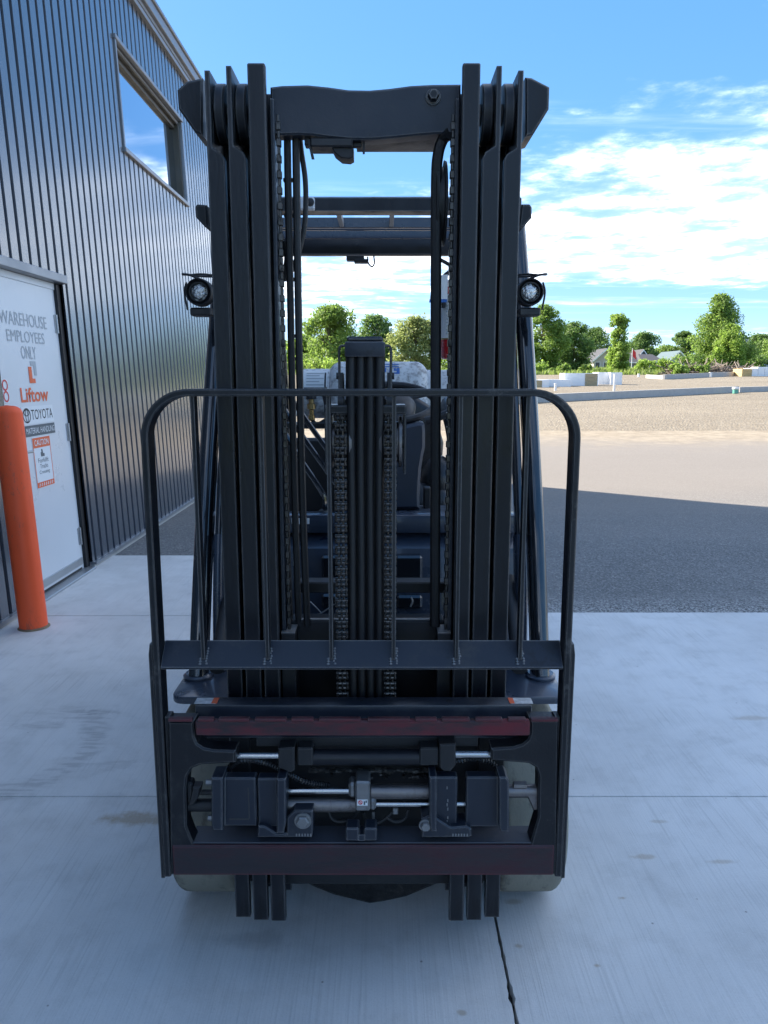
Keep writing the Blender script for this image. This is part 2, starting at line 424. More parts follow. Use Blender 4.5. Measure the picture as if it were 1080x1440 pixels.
def concrete_mat():
    g = NG('concrete')
    big = g.noise(0.9, 5, 0.6, dist=0.4)
    med = g.noise(7, 6, 0.65)
    fine = g.noise(120, 3, 0.6)
    broom = g.noise(150, 3, 0.55, scl=(1, 0.018, 1))
    broom2 = g.noise(45, 3, 0.6, scl=(1, 0.02, 1))
    col = g.mix(g.ramp(big, 0.3, 0.7), (0.54, 0.535, 0.52), (0.66, 0.655, 0.64))
    col = g.mix(g.ramp(med, 0.45, 0.75, 0, 0.35), col, (0.38, 0.375, 0.36))
    patch = g.noise(1.4, 4, 0.6, loc=(9, 1, 0))
    col = g.mix(g.math('MULTIPLY', g.ramp(broom, 0.50, 0.72, 0, 0.36), g.ramp(patch, 0.35, 0.65, 0.35, 1.0)), col, (0.32, 0.32, 0.315))
    col = g.mix(g.ramp(broom2, 0.52, 0.8, 0, 0.16), col, (0.33, 0.33, 0.32))
    pale = g.noise(2.3, 4, 0.6, loc=(3, 8, 0))
    col = g.mix(g.ramp(pale, 0.55, 0.75, 0, 0.5), col, (0.63, 0.63, 0.62))
    # tan spill stains
    st = g.noise(14, 5, 0.7, loc=(1, 2, 0))
    for (px, py, rx, ry, amt) in ((190, 1152, 0.16, 0.05, 0.75), (1060, 1010, 0.10, 0.03, 0.4), (905, 1205, 0.05, 0.014, 0.5), (1018, 1212, 0.06, 0.014, 0.45),
                                  (876, 1263, 0.018, 0.010, 0.7), (724, 1268, 0.03, 0.014, 0.5), (840, 1358, 0.012, 0.008, 0.7), (650, 1424, 0.012, 0.010, 0.6),
                                  (728, 1330, 0.015, 0.01, 0.6), (925, 1155, 0.04, 0.012, 0.4)):
        p = PG(px, py)
        d = g.math('ADD', g.blob(p.x, p.y, rx, ry), g.math('MULTIPLY', g.math('SUBTRACT', st, 0.5), 2.2))
        col = g.mix(g.ramp(d, 0.3, 1.1, amt, 0.0), col, (0.34, 0.26, 0.17))
    # curved tyre-tread scuffs to the left
    tn = g.noise(20, 4, 0.6, loc=(5, 5, 0))
    tread = g.noise(26, 1, 0.5, scl=(0.35, 1.6, 1), loc=(2, 0, 0))
    c0 = PG(40, 1052)
    ring = g.math('ABSOLUTE', g.math('SUBTRACT', g.blob(c0.x, c0.y, 0.245, 0.33), 1.0))
    ring = g.math('ADD', ring, g.math('MULTIPLY', g.math('SUBTRACT', tn, 0.5), 0.5))
    rm = g.ramp(ring, 0.06, 0.30, 1.0, 0.0)
    rm = g.math('MULTIPLY', rm, g.ramp(tread, 0.42, 0.6, 0.25, 1.0))
    rm = g.math('MULTIPLY', rm, g.ramp(g.sep.outputs[0], c0.x - 0.12, c0.x + 0.10, 0.25, 1.0))
    col = g.mix(g.math('MULTIPLY', rm, 0.36), col, (0.17, 0.17, 0.175))
    for (px, py, rx, ry, amt) in ((138, 1001, 0.085, 0.035, 0.6), (60, 1020, 0.13, 0.05, 0.3), (165, 1075, 0.10, 0.05, 0.25)):
        p = PG(px, py)
        d = g.math('ADD', g.blob(p.x, p.y, rx, ry), g.math('MULTIPLY', g.math('SUBTRACT', tn, 0.5), 2.0))
        col = g.mix(g.math('MULTIPLY', g.ramp(d, 0.4, 1.15, amt, 0.0), g.ramp(tread, 0.38, 0.6, 0.4, 1.0)), col, (0.17, 0.17, 0.175))
    # oil-dark patch under the mast feet
    p = PG(360, 1320)
    d = g.math('ADD', g.blob(p.x, p.y, 0.12, 0.04), g.math('MULTIPLY', g.math('SUBTRACT', st, 0.5), 2.0))
    col = g.mix(g.ramp(d, 0.2, 1.3, 0.35, 0.0), col, (0.20, 0.20, 0.20))
    agg = g.noise(210, 4, 0.7)
    col = g.mix(g.ramp(agg, 0.52, 0.72, 0, 0.30), col, (0.33, 0.325, 0.31))
    col = g.mix(g.ramp(agg, 0.30, 0.46, 0.22, 0.0), col, (0.72, 0.715, 0.70))
    sm = g.noise(0.75, 7, 0.72, dist=1.2, loc=(4, 7, 0))
    col = g.mix(g.ramp(sm, 0.55, 0.74, 0, 0.30), col, (0.30, 0.295, 0.285))
    # pits and specks
    v = g.vor(9)
    spk = g.ramp(v.outputs['Distance'], 0.018, 0.042, 0.75, 0.0)
    col = g.mix(spk, col, (0.14, 0.13, 0.12))
    nrm = g.bump(broom, 0.22, 0.004)
    nrm = g.bump(fine, 0.12, 0.003, nrm)
    g.done(col, g.ramp(med, 0.3, 0.7, 0.72, 0.9), nrm)
concrete_mat()

def asphalt_mat():
    g = NG('asphalt')
    big = g.noise(0.5, 5, 0.6, scl=(0.6, 1.6, 1), dist=0.5)
    v = g.vor(95)
    grit = g.noise(90, 3, 0.7)
    col = g.mix(g.ramp(big, 0.3, 0.7), (0.112, 0.114, 0.115), (0.146, 0.148, 0.148))
    sp = g.n.new('ShaderNodeSeparateColor'); g.l.new(v.outputs['Color'], sp.inputs[0])
    peb = g.ramp(sp.outputs[0], 0.60, 0.95, 0, 0.75)
    col = g.mix(peb, col, (0.28, 0.275, 0.26))
    col = g.mix(g.ramp(sp.outputs[1], 0.7, 0.95, 0, 0.6), col, (0.035, 0.034, 0.034))
    # loose chips gather along the slab edge
    edge = g.ramp(g.sep.outputs[1], 4.66, 5.25, 1.0, 0.0)
    v2 = g.vor(120); sp2 = g.n.new('ShaderNodeSeparateColor'); g.l.new(v2.outputs['Color'], sp2.inputs[0])
    col = g.mix(g.math('MULTIPLY', edge, g.ramp(sp2.outputs[0], 0.45, 0.7)), col, (0.36, 0.355, 0.34))
    col = g.mix(g.math('MULTIPLY', edge, g.ramp(sp2.outputs[1], 0.75, 0.85, 0, 0.9)), col, (0.03, 0.03, 0.03))
    # farther out: crusher fines, plus warm sunlit paleness painted into the asphalt colour
    far = g.ramp(g.math('ADD', g.sep.outputs[1], g.math('MULTIPLY', big, 3.0)), 7.5, 12.0)
    col = g.mix(g.math('MULTIPLY', far, 0.70), col, (0.19, 0.163, 0.136))
    ed = g.noise(0.45, 6, 0.7); ed2 = g.noise(3.0, 5, 0.7)
    em = g.ramp(g.math('ADD', g.sep.outputs[1], g.math('ADD', g.math('MULTIPLY', ed, 4.0), g.math('MULTIPLY', ed2, 2.0))), 17.2, 20.6)
    col = g.mix(em, col, g.mix(g.ramp(ed2, 0.35, 0.65), (0.20, 0.162, 0.112), (0.285, 0.24, 0.175)))
    nrm = g.bump(v.outputs['Distance'], 0.35, 0.006)
    nrm = g.bump(grit, 0.25, 0.004, nrm)
    g.done(col, 0.88, nrm)
asphalt_mat()

def gravel_mat():
    g = NG('gravel')
    big = g.noise(0.16, 5, 0.6, scl=(0.5, 1.4, 1), dist=0.6)
    v = g.vor(16)
    sp = g.n.new('ShaderNodeSeparateColor'); g.l.new(v.outputs['Color'], sp.inputs[0])
    med = g.noise(1.6, 5, 0.7, scl=(0.5, 1.5, 1))
    col = g.mix(g.ramp(big, 0.3, 0.7), (0.150, 0.122, 0.083), (0.215, 0.178, 0.125))
    col = g.mix(g.ramp(med, 0.4, 0.7, 0, 0.5), col, (0.17, 0.14, 0.10))
    col = g.mix(g.ramp(sp.outputs[0], 0.4, 0.95, 0, 0.6), col, (0.30, 0.262, 0.20))
    col = g.mix(g.ramp(sp.outputs[1], 0.6, 0.95, 0, 0.55), col, (0.11, 0.09, 0.07))
    nrm = g.bump(v.outputs['Distance'], 0.7, 0.04)
    g.done(col, 0.92, nrm)
gravel_mat()

def field_mat():
    g = NG('field')
    big = g.noise(0.12, 5, 0.6); med = g.noise(1.2, 5, 0.7)
    col = g.mix(g.ramp(big, 0.35, 0.65), (0.10, 0.14, 0.035), (0.16, 0.19, 0.06))
    col = g.mix(g.ramp(med, 0.5, 0.75, 0, 0.5), col, (0.20, 0.17, 0.10))
    g.done(col, 0.95, g.bump(med, 0.5, 0.1))
field_mat()

# ------------------------------------------------------------------ mesh builder
class MB:
    def __init__(s):
        s.bm = bmesh.new()
    def box(s, x0, x1, y0, y1, z0, z1, bev=0.0, seg=1):
        if x1 < x0: x0, x1 = x1, x0
        if y1 < y0: y0, y1 = y1, y0
        if z1 < z0: z0, z1 = z1, z0
        vs = [s.bm.verts.new((x, y, z)) for x in (x0, x1) for y in (y0, y1) for z in (z0, z1)]
        q = [(0, 1, 3, 2), (4, 6, 7, 5), (0, 4, 5, 1), (2, 3, 7, 6), (0, 2, 6, 4), (1, 5, 7, 3)]
        fs = [s.bm.faces.new([vs[i] for i in f]) for f in q]
        if bev > 0:
            es = {e for f in fs for e in f.edges}
            bmesh.ops.bevel(s.bm, geom=list(es), offset=min(bev, 0.45 * min(x1 - x0, y1 - y0, z1 - z0)), segments=seg, profile=0.5, affect='EDGES')
        return s
    def prism(s, poly, a, b, axis='Y', bev=0.0, seg=1):
        """poly: 2D points. axis Y: (x,z), extruded y a..b; axis X: (y,z) extruded x a..b; axis Z: (x,y)"""
        def mk(p, t):
            if axis == 'Y': return (p[0], t, p[1])
            if axis == 'X': return (t, p[0], p[1])
            return (p[0], p[1], t)
        v0 = [s.bm.verts.new(mk(p, a)) for p in poly]
        v1 = [s.bm.verts.new(mk(p, b)) for p in poly]
        n = len(poly)
        fs = [s.bm.faces.new(v0), s.bm.faces.new(v1[::-1])]
        for i in range(n):
            fs.append(s.bm.faces.new((v0[i], v1[i], v1[(i + 1) % n], v0[(i + 1) % n])))
        bmesh.ops.recalc_face_normals(s.bm, faces=fs)
        if bev > 0:
            es = set(fs[0].edges) | set(fs[1].edges)
            bmesh.ops.bevel(s.bm, geom=list(es), offset=bev, segments=seg, profile=0.5, affect='EDGES')
        return s
    def sweep(s, pts, prof, up=Vector((0, 0, 1)), caps=True, closed=False):
        """prof: 2D loop (a along 'side', b along 'normal'), carried along pts"""
        pts = [Vector(p) for p in pts]
        rings = []
        n = len(pts)
        prev = None
        for i, p in enumerate(pts):
            if closed:
                t = (pts[(i + 1) % n] - pts[i - 1])
            else:
                t = (pts[min(i + 1, n - 1)] - pts[max(i - 1, 0)])
            t.normalize()
            if prev is None:
                u = up - t * up.dot(t)
                if u.length < 1e-4:
                    u = Vector((1, 0, 0)) - t * t.x
                u.normalize()
            else:
                u = prev - t * prev.dot(t)
                u.normalize()
            prev = u
            w = t.cross(u)
            rings.append([s.bm.verts.new(p + w * a + u * b) for a, b in prof])
        m = len(prof)
        k = n if closed else n - 1
        for i in range(k):
            A, B = rings[i], rings[(i + 1) % n]
            for j in range(m):
                s.bm.faces.new((A[j], A[(j + 1) % m], B[(j + 1) % m], B[j]))
        if caps and not closed:
            s.bm.faces.new(rings[0][::-1]); s.bm.faces.new(rings[-1])
        return s
    def tube(s, pts, r, seg=10, closed=False):
        prof = [(r * math.cos(2 * math.pi * i / seg), r * math.sin(2 * math.pi * i / seg)) for i in range(seg)]
        return s.sweep(pts, prof, caps=True, closed=closed, up=Vector((0.13, 0.97, 0.21)))
    def rod(s, p0, p1, r, seg=12):
        return s.tube([p0, p1], r, seg)
    def lathe(s, prof, c, axis='X', seg=32, caps=True):
        """prof: (along axis, radius) open polyline"""
        c = Vector(c)
        rings = []
        for a, r in prof:
            ring = []
            for i in range(seg):
                q = 2 * math.pi * i / seg
                if axis == 'X': v = Vector((a, r * math.cos(q), r * math.sin(q)))
                elif axis == 'Y': v = Vector((r * math.cos(q), a, r * math.sin(q)))
                else: v = Vector((r * math.cos(q), r * math.sin(q), a))
                ring.append(s.bm.verts.new(c + v))
            rings.append(ring)
        fs = []
        for A, B in zip(rings[:-1], rings[1:]):
            for j in range(seg):
                fs.append(s.bm.faces.new((A[j], A[(j + 1) % seg], B[(j + 1) % seg], B[j])))
        if caps:
            fs.append(s.bm.faces.new(rings[0])); fs.append(s.bm.faces.new(rings[-1][::-1]))
        bmesh.ops.recalc_face_normals(s.bm, faces=fs)
        return s
    def cyl(s, c, r, half, axis='X', seg=24, bev=0.0):
        b = bev or r * 0.06
        return s.lathe([(-half, r - b), (-half + b, r), (half - b, r), (half, r - b)], c, axis, seg)
    def build(s, name, material, parent=None, smooth=True, angle=35, origin=True):
        bmesh.ops.recalc_face_normals(s.bm, faces=s.bm.faces)
        me = bpy.data.meshes.new(name)
        s.bm.to_mesh(me); s.bm.free()
        return link_mesh(name, me, material, parent, smooth, angle, origin)

def link_mesh(name, me, material, parent=None, smooth=True, angle=35, origin=True):
    if material is not None and len(me.materials) == 0:
        me.materials.append(MATS[material] if isinstance(material, str) else material)
    if smooth:
        me.shade_smooth()
        try: me.set_sharp_from_angle(angle=R(angle))
        except Exception: pass
    o = bpy.data.objects.new(name, me)
    COL.objects.link(o)
    loc = Vector((0, 0, 0))
    if origin and len(me.vertices):
        xs = [v.co for v in me.vertices]
        loc = Vector([(min(c[i] for c in xs) + max(c[i] for c in xs)) / 2 for i in range(3)])
        loc.z = min(c.z for c in xs)
        me.transform(Matrix.Translation(-loc))
    o.location = loc
    if parent is not None:
        adopt(o, parent)
    return o
WORLD_MAT = {}
def adopt(o, parent):
    """parent a mesh that was modelled in world coordinates (or in the root's local frame when flagged)"""
    o.parent = parent
    off = WORLD_MAT.get(parent.name)
    if off is not None:
        o.location = o.location - off
    WORLD_MAT[o.name] = (off if off is not None else Vector()) + o.location
def tag(o, label, cat, group=None, kind=None):
    o['label'] = label
    o['category'] = cat
    if group: o['group'] = group
    if kind: o['kind'] = kind
    return o
def top(o):
    """register a top-level mesh's place so parts can be parented to it"""
    WORLD_MAT[o.name] = o.location.copy()
    return o
def thing(name, label, cat, loc=(0, 0, 0), group=None):
    o = bpy.data.objects.new(name, None)
    o.empty_display_size = 0.2
    COL.objects.link(o)
    o.location = loc
    WORLD_MAT[o.name] = Vector(loc)
    return tag(o, label, cat, group)
def text_mesh(body, size, depth=0.0006, width=None, font_space=1.0, bold=0.0):
    """flat lettering as a mesh in the XY plane, lower-left at the origin; width squeezes it to fit"""
    c = bpy.data.curves.new('t', 'FONT')
    c.body = body; c.size = size; c.extrude = depth; c.offset = bold
    c.resolution_u = 3
    c.space_character = font_space
    o = bpy.data.objects.new('t', c)
    COL.objects.link(o)
    dg = bpy.context.evaluated_depsgraph_get()
    me = bpy.data.meshes.new_from_object(o.evaluated_get(dg))
    bpy.data.objects.remove(o); bpy.data.curves.remove(c)
    xs = [v.co.x for v in me.vertices]; ys = [v.co.y for v in me.vertices]
    x0, x1, y0 = min(xs), max(xs), min(ys)
    sx = 1.0 if width is None else width / (x1 - x0)
    me.transform(Matrix.Scale(sx, 4, (1, 0, 0)) @ Matrix.Translation((-x0, -y0, 0)))
    return me

# ================================================================== SETTING: ground
def sheet(name, xs, ys, z_off, material, parent=None, kind='structure'):
    """a ground sheet following gz(y); xs: (x0,x1); ys: list of y stations"""
    vs, fs = [], []
    for y in ys:
        for x in xs:
            vs.append((x, y, gz(y) + z_off))
    n = len(xs)
    for i in range(len(ys) - 1):
        for j in range(n - 1):
            a = i * n + j
            fs.append((a, a + 1, a + 1 + n, a + n))
    me = bpy.data.meshes.new(name); me.from_pydata(vs, [], fs); me.update()
    o = link_mesh(name, me, material, parent, smooth=False, origin=False)
    o['kind'] = kind
    return o
sheet('ground', (-1500, 1500), (-1500, -60, SLOPE_Y, 40, SLOPE_END, 2500), -0.16, 'field')
sheet('asphalt_lot', (0.27, 60), (4.668, SLOPE_Y, 18.4), -0.012, 'asphalt')
sheet('asphalt_strip', (-2.9, 0.27), (6.235, SLOPE_Y, 18.4), -0.012, 'asphalt')
sheet('gravel_lot', (-90, 140), (18.4, 40, 86), -0.0115, 'gravel')
sheet('grass_verge', (-160, 260), (86, 150, SLOPE_END, 420), -0.008, 'field')

# concrete apron: slabs with open joints over a dark sub-base
sub = sheet('concrete_pavement', (-2.9, 40), (-8.2, 4.66), -0.03, 'joint_dark')
sheet('sub_base', (-2.9, 0.30), (4.66, 6.23), -0.03, 'joint_dark')
top(sub)
rnd = random.Random(5)
def slab(x0, x1, y0, y1, ragged=()):
    """slab with slightly rounded arrises; ragged: list of ('x0'|'x1') edges that are spalled"""
    g = 0.0035
    x0 += g; x1 -= g; y0 += g; y1 -= g
    bm = bmesh.new()
    def edge(xa, ya, xb, yb, rag):
        pts = []
        n = 160 if rag else 1
        for i in range(n):
            t = i / n
            x, y = xa + (xb - xa) * t, ya + (yb - ya) * t
            if rag:
                w = mnoise.noise(Vector((x * 3, y * 34, 1.3))) + 0.6 * mnoise.noise(Vector((x * 3, y * 90, 4.1)))
                x += rag * max(0.0, w - 0.22) * 0.011
            pts.append((x, y))
        return pts
    loop = edge(x0, y0, x1, y0, 0) + edge(x1, y0, x1, y1, -1 if 'x1' in ragged else 0) + edge(x1, y1, x0, y1, 0) + edge(x0, y1, x0, y0, 1 if 'x0' in ragged else 0)
    v1 = [bm.verts.new((x, y, 0)) for x, y in loop]
    v0 = [bm.verts.new((x, y, -0.12)) for x, y in loop]
    f = bm.faces.new(v1)
    n = len(loop)
    for i in range(n):
        bm.faces.new((v0[i], v0[(i + 1) % n], v1[(i + 1) % n], v1[i]))
    bmesh.ops.recalc_face_normals(bm, faces=bm.faces)
    if not ragged:
        bmesh.ops.bevel(bm, geom=list(f.edges), offset=0.004, segments=2, profile=0.5, affect='EDGES')
    me = bpy.data.meshes.new('slab'); bm.to_mesh(me); bm.free()
    return link_mesh('slab', me, 'concrete', sub, smooth=False)
JX, JY = 0.305, 2.50
slab(-2.28, JX, -0.2, JY, ('x1',)); slab(JX, 2.95, -0.2, JY, ('x0',)); slab(2.95, 5.6, -0.2, JY)
for xa, xb in ((-2.28, JX), (JX, 2.95), (2.95, 5.6), (5.6, 12)):
    for ya in (-8.0, -5.4, -2.8):
        slab(xa, xb, ya, ya + 2.6)
slab(-2.28, JX, JY, 4.59); slab(JX, 2.95, JY, 4.66); slab(2.95, 5.6, JY, 4.66)
slab(-2.28, JX, 4.59, 6.23)
slab(5.6, 12, JY, 4.66); slab(5.6, 12, -0.2, JY)

# ================================================================== BUILDING
bld = bpy.data.objects.new('warehouse_building', None)
COL.objects.link(bld)
bld.location = (WX, 0, 0)
bld.rotation_euler = (0, -LEAN, 0)
WORLD_MAT[bld.name] = Vector((0, 0, 0))
tag(bld, 'dark grey ribbed metal warehouse wall with an upper window and a side door', 'building')

EAVE = 5.11
D_Y0, D_Y1, D_Z1 = 4.79, 5.775, 2.115        # door opening
W_Y0, W_Y1, W_Z0, W_Z1 = 7.60, 9.90, 3.545, 4.485
Y_END = 12.85
PITCH_RIB = 0.28
RIB = ((0.0, 0.0), (0.105, 0.0), (0.128, 1.0), (0.470, 1.0), (0.493, 0.0), (0.610, 0.0), (0.633, 1.0), (0.977, 1.0), (1.0, 0.0))
def rib_x(y):
    t = (y / PITCH_RIB) % 1.0
    for (a, u), (b, v) in zip(RIB[:-1], RIB[1:]):
        if a <= t <= b:
            return 0.034 * (u + (v - u) * (t - a) / (b - a))
    return 0.0
def cladding_panel(y0, y1, zbot, ztop):
    ks = set([y0, y1])
    i = math.floor(y0 / PITCH_RIB) - 1
    while i * PITCH_RIB < y1 + 0.3:
        for t, _ in RIB[:-1]:
            y = (i + t) * PITCH_RIB
            if y0 < y < y1: ks.add(round(y, 5))
        i += 1
    for e in (D_Y0 - 0.06, D_Y1 + 0.055, W_Y0 - 0.02, W_Y1 + 0.02):
        if y0 < e < y1: ks.add(e)
    ks = sorted(ks)
    vs, fs = [], []
    for a, b in zip(ks[:-1], ks[1:]):
        m = (a + b) / 2
        rng = [(zbot, ztop)]
        if D_Y0 - 0.06 < m < D_Y1 + 0.055: rng = [(D_Z1 + 0.05, ztop)]
        if W_Y0 - 0.02 < m < W_Y1 + 0.02: rng = [(zbot, W_Z0 - 0.02), (W_Z1 + 0.02, ztop)]
        for z0, z1 in rng:
            k = len(vs)
            vs += [(rib_x(a), a, z0), (rib_x(b), b, z0), (rib_x(b), b, z1), (rib_x(a), a, z1)]
            fs.append((k, k + 1, k + 2, k + 3))
    me = bpy.data.meshes.new('cladding_panel'); me.from_pydata(vs, [], fs); me.update()
    bm = bmesh.new(); bm.from_mesh(me)
    bmesh.ops.remove_doubles(bm, verts=bm.verts, dist=1e-5)
    bmesh.ops.recalc_face_normals(bm, faces=bm.faces)
    for f in bm.faces:
        if f.normal.x < 0: f.normal_flip()
    bm.to_mesh(me); bm.free()
    return link_mesh('cladding_panel', me, 'cladding', bld, smooth=False)
y = -7.9
while y < Y_END - 0.01:
    y2 = min(y + 0.84, Y_END)
    cladding_panel(y, y2, 0.035, EAVE)
    y = y2
# what stands behind the sheet: a solid block with the two openings left recessed
def bpart(name, material, f, **kw):
    m = MB(); f(m); return m.build(name, material, bld, **kw)
def core(m):
    b, t = -0.09, -6.0
    m.box(t, b, -7.9, D_Y0 - 0.05, 0, EAVE)
    m.box(t, b, D_Y0 - 0.05, D_Y1 + 0.05, D_Z1 + 0.05, EAVE)
    m.box(t, b, D_Y1 + 0.05, W_Y0, 0, EAVE)
    m.box(t, b, W_Y0, W_Y1, 0, W_Z0); m.box(t, b, W_Y0, W_Y1, W_Z1, EAVE)
    m.box(t, b, W_Y1, Y_END, 0, EAVE)
bpart('wall_core', 'frame_dark', core, smooth=False)
bpart('end_wall', 'cladding', lambda m: m.box(-6.0, 0.02, Y_END + 0.002, Y_END + 0.04, 0, EAVE), smooth=False)
bpart('corner_trim', 'trim_metal', lambda m: m.box(-0.02, 0.055, Y_END - 0.02, Y_END + 0.06, 0.03, EAVE))
bpart('base_flashing', 'trim_metal', lambda m: (m.box(-0.02, 0.060, D_Y1 + 0.06, Y_END, 0.016, 0.036), m.box(-0.02, 0.060, -7.9, D_Y0 - 0.07, 0.016, 0.036)))
bpart('foundation', 'concrete_old', lambda m: (m.box(-0.3, 0.045, D_Y1 + 0.06, Y_END, -0.2, 0.016), m.box(-0.3, 0.045, -7.9, D_Y0 - 0.07, -0.2, 0.016)), smooth=False)
# eave: soffit trim, gutter, roof edge
bpart('eave_trim', 'trim_metal', lambda m: m.box(-0.01, 0.075, -7.9, Y_END + 0.08, EAVE - 0.045, EAVE + 0.006, 0.004))
bpart('gutter', 'trim_metal', lambda m: (m.box(0.0, 0.085, -7.9, Y_END + 0.1, EAVE + 0.008, EAVE + 0.052, 0.004),
      m.box(0.0, 0.120, -7.9, Y_END + 0.1, EAVE + 0.054, EAVE + 0.165, 0.006), m.box(0.0, 0.142, -7.9, Y_END + 0.1, EAVE + 0.167, EAVE + 0.205, 0.006)))
bpart('roof', 'membrane', lambda m: m.prism([(-6.0, EAVE + 0.95), (0.01, EAVE + 0.14), (0.01, EAVE + 0.02), (-6.0, EAVE + 0.02)], -7.9, Y_END + 0.05, 'Y'), smooth=False)
# window: head and jamb trims, deep frame, pane, sill
win = bpart('window', 'window_frame', lambda m: (
    m.box(-0.085, 0.012, W_Y0 + 0.012, W_Y0 + 0.05, W_Z0 + 0.01, W_Z1 - 0.01, 0.003),
    m.box(-0.085, 0.012, W_Y1 - 0.05, W_Y1 - 0.012, W_Z0 + 0.01, W_Z1 - 0.01, 0.003),
    m.box(-0.085, 0.010, W_Y0 + 0.05, W_Y1 - 0.05, W_Z1 - 0.055, W_Z1 - 0.012, 0.003),
    m.box(-0.085, -0.030, W_Y0 + 0.05, W_Y1 - 0.05, W_Z1 - 0.10, W_Z1 - 0.055, 0.003),
    m.box(-0.085, -0.030, W_Y0 + 0.05, W_Y1 - 0.05, W_Z0 + 0.01, W_Z0 + 0.05, 0.003)))
MB().box(-0.072, -0.060, W_Y0 + 0.048, W_Y1 - 0.048, W_Z0 + 0.048, W_Z1 - 0.098).build('pane', 'window_glass', win, smooth=False)
MB().box(-0.02, 0.062, W_Y0 - 0.03, W_Y1 + 0.03, W_Z0 - 0.035, W_Z0 + 0.008, 0.004).build('sill', 'trim_metal', win)
MB().box(-0.02, 0.060, W_Y0 - 0.03, W_Y1 + 0.03, W_Z1 - 0.010, W_Z1 + 0.030, 0.004).build('head_trim', 'trim_metal', win)
MB().box(-0.02, 0.050, W_Y0 - 0.022, W_Y0 + 0.010, W_Z0 + 0.009, W_Z1 - 0.011, 0.003).build('jamb_trim', 'trim_metal', win)
MB().box(-0.02, 0.050, W_Y1 - 0.010, W_Y1 + 0.022, W_Z0 + 0.009, W_Z1 - 0.011, 0.003).build('jamb_trim', 'trim_metal', win)
MB().box(-0.02, 0.014, W_Y0 + 0.05, W_Y1 - 0.05, W_Z1 - 0.036, W_Z1 - 0.030).build('glazing_bead', 'aluminium', win)

# door
door = MB().box(-0.050, -0.006, D_Y0 + 0.012, D_Y1 - 0.055, 0.030, D_Z1 - 0.035, 0.002).build('door', 'door_paint', bld)
MB().box(-0.10, -0.012, D_Y1 - 0.052, D_Y1 - 0.012, 0.0, D_Z1 - 0.002, 0.002).build('door_frame', 'door_paint', door)
MB().box(-0.10, -0.004, D_Y0 - 0.03, D_Y1 - 0.012, D_Z1 - 0.034, D_Z1 + 0.012, 0.002).build('door_frame', 'door_paint', door)
MB().box(-0.09, 0.010, D_Y1 - 0.010, D_Y1 + 0.048, 0.0, D_Z1 + 0.006).build('reveal', 'frame_dark', door)
MB().box(-0.09, 0.010, D_Y0 - 0.065, D_Y0 - 0.006, 0.0, D_Z1 + 0.006).build('reveal', 'frame_dark', door)
MB().box(-0.03, 0.062, D_Y0 - 0.09, D_Y1 + 0.085, D_Z1 + 0.014, D_Z1 + 0.075, 0.004).build('head_flashing', 'trim_metal', door)
MB().box(-0.012, 0.004, D_Y0 + 0.012, D_Y1 - 0.055, 0.052, 0.105, 0.002).build('door_sweep', 'aluminium', door)
MB().box(-0.045, -0.010, D_Y0 + 0.01, D_Y1 - 0.05, 0.016, 0.050).build('gap_seal', 'frame_dark', door)
MB().box(-0.10, 0.075, D_Y0 - 0.02, D_Y1 + 0.02, -0.05, 0.014, 0.004).build('threshold', 'aluminium', door)
for z in (1.84, 1.06, 0.27):
    h = MB()
    for k in range(5):
        h.cyl((0.004, D_Y1 - 0.052, z - 0.055 + k * 0.0265), 0.0085, 0.0125, 'Z', 10)
    h.box(-0.012, 0.001, D_Y1 - 0.075, D_Y1 - 0.03, z - 0.065, z + 0.062)
    h.build('hinge', 'aluminium', door)
hz = 0.985
h = MB(); h.cyl((0.012, D_Y0 + 0.075, hz), 0.024, 0.018, 'X', 16); h.tube([(0.03, D_Y0 + 0.075, hz), (0.055, D_Y0 + 0.08, hz), (0.062, D_Y0 + 0.10, hz), (0.060, D_Y0 + 0.19, hz - 0.004)], 0.009, 8)
h.build('handle', 'aluminium', door)
# lettering on the door (mesh x -> along the wall, y -> up)
DOORM = Matrix(((0, 0, 1, 0), (1, 0, 0, 0), (0, 1, 0, 0), (0, 0, 0, 1)))
def on_door(me, y, z, material, name='lettering', lift=0.0, parent=None):
    me.transform(Matrix.Translation((-0.005 + lift, y, z)) @ DOORM)
    return link_mesh(name, me, material, parent or door, smooth=False)
def line(body, y0, y1, z0, z1, material, lift=0.0, bold=0.0, parent=None):
    me = text_mesh(body, 1.0, 0.0, None, 1.0, bold)
    xs = [v.co.x for v in me.vertices]; ys = [v.co.y for v in me.vertices]
    me.transform(Matrix.Diagonal(((y1 - y0) / max(xs), (z1 - z0) / max(ys), 1, 1)))
    return on_door(me, y0, z0, material, lift=lift, parent=parent)
line('WAREHOUSE', 4.885, 5.565, 1.790, 1.875, 'ink_grey', 0.0012)
line('EMPLOYEES', 4.955, 5.500, 1.685, 1.760, 'ink_grey', 0.0012)
line('ONLY', 5.125, 5.340, 1.578, 1.663, 'ink_grey', 0.0012)
def plate(y0, y1, z0, z1, material, lift, name='sticker', parent=None):
    m = MB(); m.box(-0.006 + lift, -0.005 + lift + 0.0004, y0, y1, z0, z1)
    return m.build(name, material, parent or door, smooth=False)
def poly_on_door(poly, material, lift, name='emblem', parent=None):
    m = MB(); m.prism(poly, -0.006 + lift, -0.005 + lift, 'X'); return m.build(name, material, parent or door, smooth=False)
